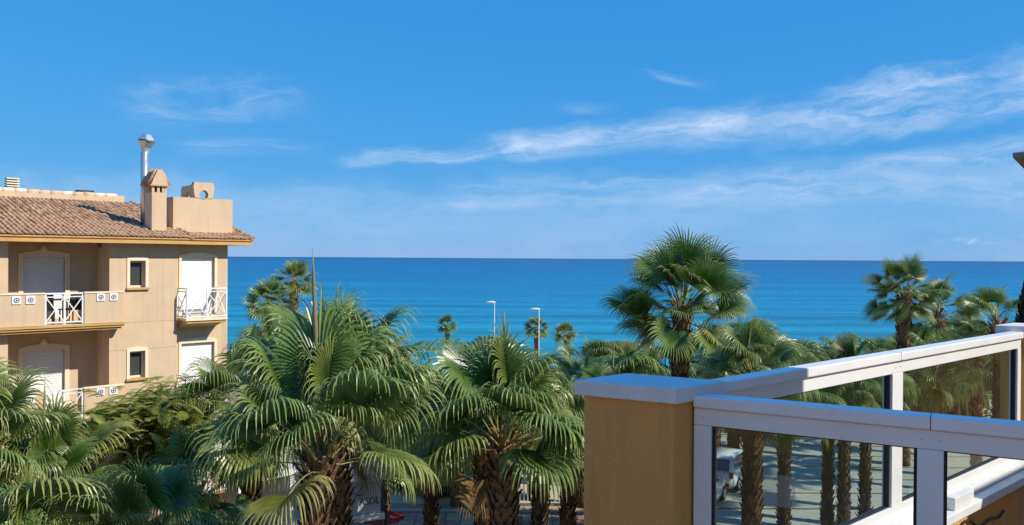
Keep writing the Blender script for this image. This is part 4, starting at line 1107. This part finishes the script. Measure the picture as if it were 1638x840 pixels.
# ------------------------------------------------------------------ broad-leaved tree, shrubs, cypress
def leaf_cloud(m, tips, centre, rad, n, rng, size, flat=1.0, up=0.4):
    for _ in range(n):
        d = Vector((rng.gauss(0, 1), rng.gauss(0, 1), rng.gauss(0, 1))).normalized() * rng.uniform(0.55, 1.0) ** 0.6
        p = centre + Vector((d.x * rad, d.y * rad, d.z * rad * flat))
        a = Vector((rng.gauss(0, 1), rng.gauss(0, 1), rng.gauss(0, 0.6) + up)).normalized(); c = a.cross(Vector((rng.gauss(0, 1), rng.gauss(0, 1), rng.gauss(0, 1)))).normalized()
        s = size * rng.uniform(0.6, 1.4); w = s * 0.36
        m.quad([p - a * s * 0.5, p + c * w, p + a * s * 0.6, p - c * w], 0); tips += [0.1, 0.5, 1.0, 0.5]
def shrub(x, y, h, w, label, mt, seed, group=None, size=0.11, n=2600, name='shrub'):
    rng = random.Random(seed); gz = ground_z(y); t = thing(name, label, 'shrub', (x, y, gz), 0, group)
    m = MB()
    for k in range(6):
        a = rng.uniform(0, 6.28); m.tube([(0.05 * math.cos(a), 0.05 * math.sin(a), 0), (w * 0.3 * math.cos(a), w * 0.3 * math.sin(a), h * 0.7)], [0.03, 0.012], 5)
    m.build('stem', M['wood'], t)
    m = MB(); tips = []
    for k in range(14):
        c = Vector((rng.uniform(-w, w) * 0.6, rng.uniform(-w, w) * 0.6, h * rng.uniform(0.2, 0.85)))
        leaf_cloud(m, tips, c, w * rng.uniform(0.25, 0.45), n // 14, rng, size)
    o = m.build('foliage', mt, t, fix=False); set_tip(o.data, tips)
    return t
def feather_tree(px, py, depth, rad, label, seed):
    """tree with pinnate leaves: limbs, twigs and rows of small leaflets"""
    rng = random.Random(seed); top = at(px, py, depth); t = thing('feathery_tree', label, 'tree', (top.x, top.y, 0))
    H = top.z; m = MB(); m.tube([(0, 0, 0), (0.1, 0, H * 0.35), (0, 0.1, H * 0.6)], [0.16, 0.12, 0.09], 9)
    ends = []
    for k in range(9):
        a = k * 2.4; e = Vector((math.cos(a) * rad * 0.62, math.sin(a) * rad * 0.62, H * rng.uniform(0.68, 0.93)))
        m.tube([(0, 0.08, H * 0.55), e * 0.5 + Vector((0, 0, H * 0.36)), e], [0.07, 0.045, 0.02], 6); ends.append(e)
    m.build('trunk', M['wood'], t)
    m = MB(); tips = []
    for k in range(620):
        b0 = rng.choice(ends); o = b0 + Vector((rng.gauss(0, 1), rng.gauss(0, 1), rng.gauss(0.1, 0.55))) * rad * 0.33
        a = rng.uniform(0, 6.28); d = Vector((math.cos(a), math.sin(a), rng.uniform(-0.1, 0.8))).normalized(); L = rng.uniform(0.35, 0.6)
        sd_ = d.cross(Vector((0, 0, 1))).normalized()
        for j in range(13):
            p = o + d * (L * j / 13); d = (d + Vector((0, 0, -0.055))).normalized(); ll = 0.17 * math.sin(math.pi * (j + 1.5) / 15)
            for s in (-1, 1):
                e = p + sd_ * s * ll + d * ll * 0.5 - Vector((0, 0, ll * 0.25)); q = d * 0.028
                m.quad([p - q * 0.4, p + q, e + q * 0.3, e - q * 0.3]); tips += [0.2, 0.2, 1.0, 1.0]
    o = m.build('crown', M['fern'], t, fix=False); set_tip(o.data, tips)
    return t
feather_tree(218, 616, 22.0, 1.5, 'small feathery leaved tree beside the stucco wall of the apartment building', 5)
feather_tree(262, 606, 23.0, 1.3, 'second feathery leaved tree below the small end bay balcony', 6)
sl = 'leafy green shrub in the planting below the palms'
for i, (px, d, h, w) in enumerate([(120, 20, 2.6, 1.3), (200, 19, 2.4, 1.3), (350, 22, 3.0, 1.4), (250, 16, 2.0, 1.2), (420, 19, 1.8, 1.0), (330, 17, 1.6, 1.0),
                                   (150, 15, 2.2, 1.2), (640, 36, 1.6, 1.6), (720, 35, 1.8, 1.6), (590, 38, 2.4, 2.0), (680, 42, 2.5, 2.2), (780, 44, 2.6, 2.2), (860, 42, 2.4, 2.0), (920, 45, 2.8, 2.2)]):
    q = at(px, 800, d); shrub(q.x, d, h, w, sl, M['bush'], 300 + i, 'shrubs under the palms', n=2400, size=0.13 if d < 25 else 0.2)
for i, (px, d, h, w) in enumerate([(1545, 52, 3.2, 2.4), (1500, 54, 2.6, 2.4), (1460, 56, 2.6, 2.2), (1180, 57, 2.4, 2.4), (1260, 58, 2.2, 2.4), (1340, 58, 2.4, 2.4)]):
    q = at(px, 640, d); shrub(q.x, d, h, w, 'rounded shrub along the beach edge seen through the greenish glass', M['bush'], 330 + i, 'shrubs along the beach edge', n=2600, size=0.24)
# cypress at the right edge
q = at(1652, 430, 24); t = thing('cypress_tree', 'dark columnar cypress rising behind the far pillar', 'tree', (q.x, q.y, 0))
m = MB(); m.tube([(0, 0, 0), (0, 0, q.z - 0.8)], [0.14, 0.03], 8); m.build('trunk', M['wood'], t)
m = MB(); tips = []; rng = random.Random(9)
for k in range(9000):
    z = rng.uniform(0.6, q.z); f = z / q.z; r_ = 0.62 * min(1, (1 - f) * 3.0) ** 0.7 * (0.7 + 0.3 * min(1, z / 2)); a = rng.uniform(0, 6.283); rr = r_ * rng.uniform(0.5, 1.0)
    p = Vector((math.cos(a) * rr, math.sin(a) * rr, z)); d = Vector((math.cos(a) * 0.35, math.sin(a) * 0.35, 1)).normalized(); c = d.cross(Vector((rng.gauss(0, 1), rng.gauss(0, 1), 0.1))).normalized()
    m.quad([p, p + d * 0.10 + c * 0.035, p + d * 0.24, p + d * 0.10 - c * 0.035]); tips += [0, 0.4, 1, 0.4]
o = m.build('crown', M['cypress'], t, fix=False); set_tip(o.data, tips)

# ------------------------------------------------------------------ cars
def car(loc, rz, label, paint, group=None):
    t = thing('parked_car', label, 'car', loc, rz, group)
    st = [(-2.0, 0.60, 0.80, 0.42), (-1.92, 0.76, 0.92, 0.24), (-1.5, 0.84, 0.96, 0.2), (-0.5, 0.86, 0.95, 0.19), (0.6, 0.86, 0.94, 0.19), (1.2, 0.84, 0.90, 0.2), (1.75, 0.76, 0.80, 0.22), (2.05, 0.58, 0.66, 0.36)]
    m = MB(); n = 10
    for x, w, zt, zb in st:
        zm = (zt + zb) * 0.52
        ring = [(-w * 0.86, zb), (-w, zb + 0.12), (-w * 1.01, zm), (-w * 0.97, zt - 0.08), (-w * 0.86, zt), (w * 0.86, zt), (w * 0.97, zt - 0.08), (w * 1.01, zm), (w, zb + 0.12), (w * 0.86, zb)]
        m.v += [(x, a, c) for a, c in ring]
    for i in range(len(st) - 1):
        for k in range(n):
            q = (k + 1) % n; m.f.append((i*n + k, i*n + q, (i+1)*n + q, (i+1)*n + k)); m.m.append(0); m.sm.append(True)
    m.f += [tuple(range(n)), tuple(reversed(range((len(st)-1)*n, len(st)*n)))]; m.m += [0, 0]; m.sm += [False, False]
    body = m.build('body', paint, t)
    gh = [(-1.93, 0.70, 0.90), (-1.55, 0.62, 1.42), (-1.2, 0.60, 1.50), (-0.2, 0.60, 1.53), (0.35, 0.60, 1.47), (1.25, 0.72, 0.90)]
    m = MB()
    for x, w, z in gh: m.v += [(x, -0.74, 0.88), (x, -w, z), (x, w, z), (x, 0.74, 0.88)]
    for i in range(len(gh) - 1):
        for k in range(3): m.f.append((i*4 + k, i*4 + k + 1, i*4 + 5 + k, i*4 + 4 + k)); m.m.append(0); m.sm.append(True)
    m.build('roof', paint, t)
    for s in (-1, 1):
        for x0, x1, c0, c1 in ((-1.50, -0.62, -1.40, -0.62), (-0.54, 0.32, -0.54, 0.28), (0.40, 0.98, 0.36, 0.42)):
            m = MB(); m.quad([(x0, s * 0.755, 0.93), (x1, s * 0.755, 0.93), (c1, s * 0.635, 1.40), (c0, s * 0.635, 1.40)]); m.build('side_window', M['darkglass'], t)
    m = MB(); m.quad([(-1.935, -0.60, 0.97), (-1.935, 0.60, 0.97), (-1.60, 0.54, 1.40), (-1.60, -0.54, 1.40)]); m.build('rear_window', M['darkglass'], t)
    m = MB(); m.quad([(1.22, -0.62, 0.95), (1.22, 0.62, 0.95), (0.44, 0.54, 1.445), (0.44, -0.54, 1.445)]); m.build('windscreen', M['darkglass'], t)
    for s in (-1, 1):
        m = MB(); m.box(-2.0, -1.9, s * 0.70 - 0.08, s * 0.70 + 0.08, 0.68, 0.95); m.build('tail_light', M['redlens'], t, bevel=0.02)
        m = MB(); m.box(1.88, 2.0, s * 0.56 - 0.13, s * 0.56 + 0.13, 0.58, 0.70); m.build('headlight', M['steel'], t, bevel=0.02)
        m = MB(); m.box(0.62, 0.78, s * 0.92 - 0.09, s * 0.92 + 0.09, 0.92, 1.05); m.build('mirror', paint, t, bevel=0.03)
        for x in (-1.27, 1.27):
            m = MB(); m.tube([(x, s * 0.70, 0.31), (x, s * 0.885, 0.31)], 0.31, 20); w = m.build('tyre', M['tyre'], t, bevel=0.03)
            m = MB(); m.tube([(x, s * 0.86, 0.31), (x, s * 0.895, 0.31)], 0.19, 14); m.build('rim', M['steel'], w)
    m = MB(); m.box(-2.03, -1.95, -0.62, 0.62, 0.30, 0.46); m.build('bumper', M['dark'], t, bevel=0.02)
    m = MB(); m.box(-2.04, -2.005, -0.26, 0.26, 0.52, 0.63); m.build('number_plate', M['white'], t)
HD = math.atan2(0.66, 0.75)
q = on_z(1163, 770, 0.05); car((q.x, q.y, 0.045), R(60), 'white hatchback parked on the street behind the glass, farther of two', M['carpaint'])
q = on_z(1112, 808, 0.05); car((q.x, q.y, 0.045), R(60), 'white car parked nearer the corner pillar, mostly hidden by the balustrade post', M['carpaint'])
q = on_z(750, 775, 0.02); car((q.x, q.y, 0.0), HD + 0.2, 'silver car parked among the palm trunks behind the promenade', M['silver'])

# ------------------------------------------------------------------ lamps, sign, fence, pavilion, kiosk
def street_lamp(px, py, depth, label, group, w=0.55):
    p = at(px, py, depth); gz = ground_z(depth); H = p.z - gz; t = thing('street_lamp', label, 'street lamp', (p.x, p.y, gz), 0, group)
    m = MB(); m.tube([(0.2, 0, 0), (0.2, 0, 0.4), (0.2, 0, H - 0.05)], [0.09, 0.045, 0.03], 8); m.build('pole', M['lampgrey'], t)
    m = MB(); m.tube([(0.2, 0, H - 0.08), (-0.15, 0, H + 0.02)], 0.03, 6); m.build('arm', M['lampgrey'], t)
    m = MB(); m.tube([(-w, 0, H), (-w * 0.5, 0, H + 0.05), (w * 0.2, 0, H + 0.06), (w * 0.5, 0, H)], [0.04, 0.14, 0.15, 0.06], 10)
    m.v = [(a, b_, H + (c - H) * 0.55) for a, b_, c in m.v]; m.build('lamp_head', M['white'], t)
street_lamp(787, 484, 62, 'white headed promenade lamp on a thin grey pole against the sea', 'promenade lamps')
street_lamp(858, 495, 60, 'white headed promenade lamp on a thin grey pole against the sea', 'promenade lamps')
street_lamp(705, 573, 66, 'low promenade lamp beside the small distant beach palm', None, 0.4)

# hotel sign: grey panel under a white box header
SD = 21.5
p0 = at(560, 826, SD); p1 = at(610, 772, SD)
t = thing('hotel_sign', 'grey sign panel with round emblem and dark lettering under a white header', 'sign', (p0.x, SD, 0), R(24))
Wd = (p1.x - p0.x) / math.cos(R(24)); zb_, zt_ = p0.z, p1.z
m = MB(); m.box(-0.45, Wd, 0, 0.10, zb_, zt_); pn = m.build('panel', M['signface'], t, bevel=0.01)
m = MB(); m.box(-0.50, Wd + 0.05, -0.12, 0.5, zt_ + 0.002, zt_ + 0.50); m.build('header', M['white'], t, bevel=0.02)
m = MB(); m.box(-0.45, Wd + 0.02, -0.10, 0.25, zb_ - 0.16, zb_ - 0.002); m.build('sill', M['white'], t, bevel=0.01)
for x in (-0.48, Wd + 0.06):
    m = MB(); m.box(x - 0.045, x + 0.045, 0.0, 0.10, 0, zt_ + 0.1 if x > 0 else zb_); m.build('post', M['dark'], t)
m = MB(); m.box(Wd - 0.075, Wd - 0.002, -0.004, 0.0, zb_ + 0.03, zt_ - 0.03); m.build('edge_strip', M['signink'], pn)
cx, cz, rr = Wd * 0.26, zb_ + (zt_ - zb_) * 0.70, 0.17
m = MB(); n = 28
for k in range(n):
    a0, a1 = 2 * math.pi * k / n, 2 * math.pi * (k + 1) / n
    m.quad([(cx + r_ * math.cos(a), -0.006, cz + r_ * math.sin(a)) for r_, a in ((rr - 0.014, a0), (rr, a0), (rr, a1), (rr - 0.014, a1))])
sw = []   # swan-neck stroke and wing inside the ring
for k in range(13):
    f = k / 12; sw.append((cx + 0.02 + 0.045 * math.sin(f * 4.4 + 0.6), cz + 0.125 - 0.19 * f))
for (x0, z0), (x1, z1) in zip(sw, sw[1:]): m.quad([(x0 - 0.014, -0.0062, z0), (x0 + 0.014, -0.0062, z0), (x1 + 0.014, -0.0062, z1), (x1 - 0.014, -0.0062, z1)])
for k in range(8):
    a0, a1 = math.pi * (1.12 + 0.76 * k / 8), math.pi * (1.12 + 0.76 * (k + 1) / 8)
    m.quad([(cx + r_ * math.cos(a), -0.0064, cz - 0.0 + r_ * math.sin(a)) for r_, a in ((0.085, a0), (0.125, a0), (0.125, a1), (0.085, a1))])
m.build('emblem', M['signink'], pn, fix=False)
cu_ = bpy.data.curves.new('lettering', 'FONT'); cu_.body = 'ASOL'; cu_.size = 0.29; cu_.align_x = 'RIGHT'; cu_.extrude = 0.003
tmp = bpy.data.objects.new('lettering', cu_); col.objects.link(tmp); bpy.context.view_layer.update()
me = bpy.data.meshes.new_from_object(tmp.evaluated_get(bpy.context.evaluated_depsgraph_get())); bpy.data.objects.remove(tmp)
me.materials.clear(); me.materials.append(M['signink'])
o = link('lettering', me, pn, (Wd - 0.11, -0.008, zb_ + 0.26)); o.rotation_euler = (R(90), 0, 0); o.scale = (0.78, 1, 1)

# white railing fence along the promenade
a, c = at(835, 815, 33.0), at(935, 815, 33.0)
t = thing('white_fence', 'low white bar fence behind the pink promenade', 'fence', (a.x - 2.5, 33.0, 0))
Lf = c.x - a.x + 4.5
m = MB(); m.box(0, Lf, -0.03, 0.03, 0.92, 0.98); m.box(0, Lf, -0.02, 0.02, 0.14, 0.18); m.build('rail', M['white'], t)
k = 0
while k * 0.16 < Lf:
    m = MB(); m.box(k * 0.16, k * 0.16 + 0.035, -0.015, 0.015, 0.0 if k % 10 == 0 else 0.181, 0.919); m.build('bar', M['white'], t); k += 1
# low white pavilion in the hotel garden
q = on_z(430, 835, 0.0); q = at(430, 800, 29.0)
t = thing('garden_pavilion', 'low white garden pavilion with flat roof behind the large palm', 'pavilion', (q.x, q.y, 0), ANG)
m = MB(); m.box(-1.9, 2.2, -1.4, 1.4, 2.55, 2.75); m.build('roof', M['white'], t, bevel=0.02)
m = MB(); m.box(-1.7, 2.0, 1.2, 1.3, 0, 2.549); m.build('back_wall', M['white'], t)
m = MB(); m.box(-1.7, 2.0, -1.25, -1.15, 0.0, 0.9); m.build('low_wall', M['white'], t)
for x in (-1.7, 0.2, 2.0):
    m = MB(); m.box(x - 0.08, x + 0.08, -1.34, -1.251, 0, 2.549); m.build('post', M['white'], t)
q = at(612, 838, 26.0); t = thing('sun_parasol', 'small red canvas parasol beside the sign', 'parasol', (q.x, q.y, 0))
m = MB(); m.tube([(0, 0, 0), (0, 0, 2.0)], 0.025, 8); m.build('pole', M['dark'], t)
m = MB(); n = 8
for k in range(n):
    a0, a1 = 2 * math.pi * k / n, 2 * math.pi * (k + 1) / n
    m.quad([(0, 0, 2.0), (0.75 * math.cos(a0), 0.75 * math.sin(a0), 1.75), (0.75 * math.cos(a1), 0.75 * math.sin(a1), 1.75)])
m.build('canopy', M['redroof'], t, fix=False)
q = at(470, 830, 21.0); t = thing('garden_wall', 'white painted garden wall behind the large palm trunk', 'wall', (q.x, 22.5, 0), R(30))
m = MB(); m.box(-2.2, 1.2, 0, 0.2, 0, 2.1); m.build('wall', M['white'], t, bevel=0.01)
m = MB(); m.box(-2.25, 1.25, -0.05, 0.25, 2.1, 2.16); m.build('coping', M['white'], t, bevel=0.01)
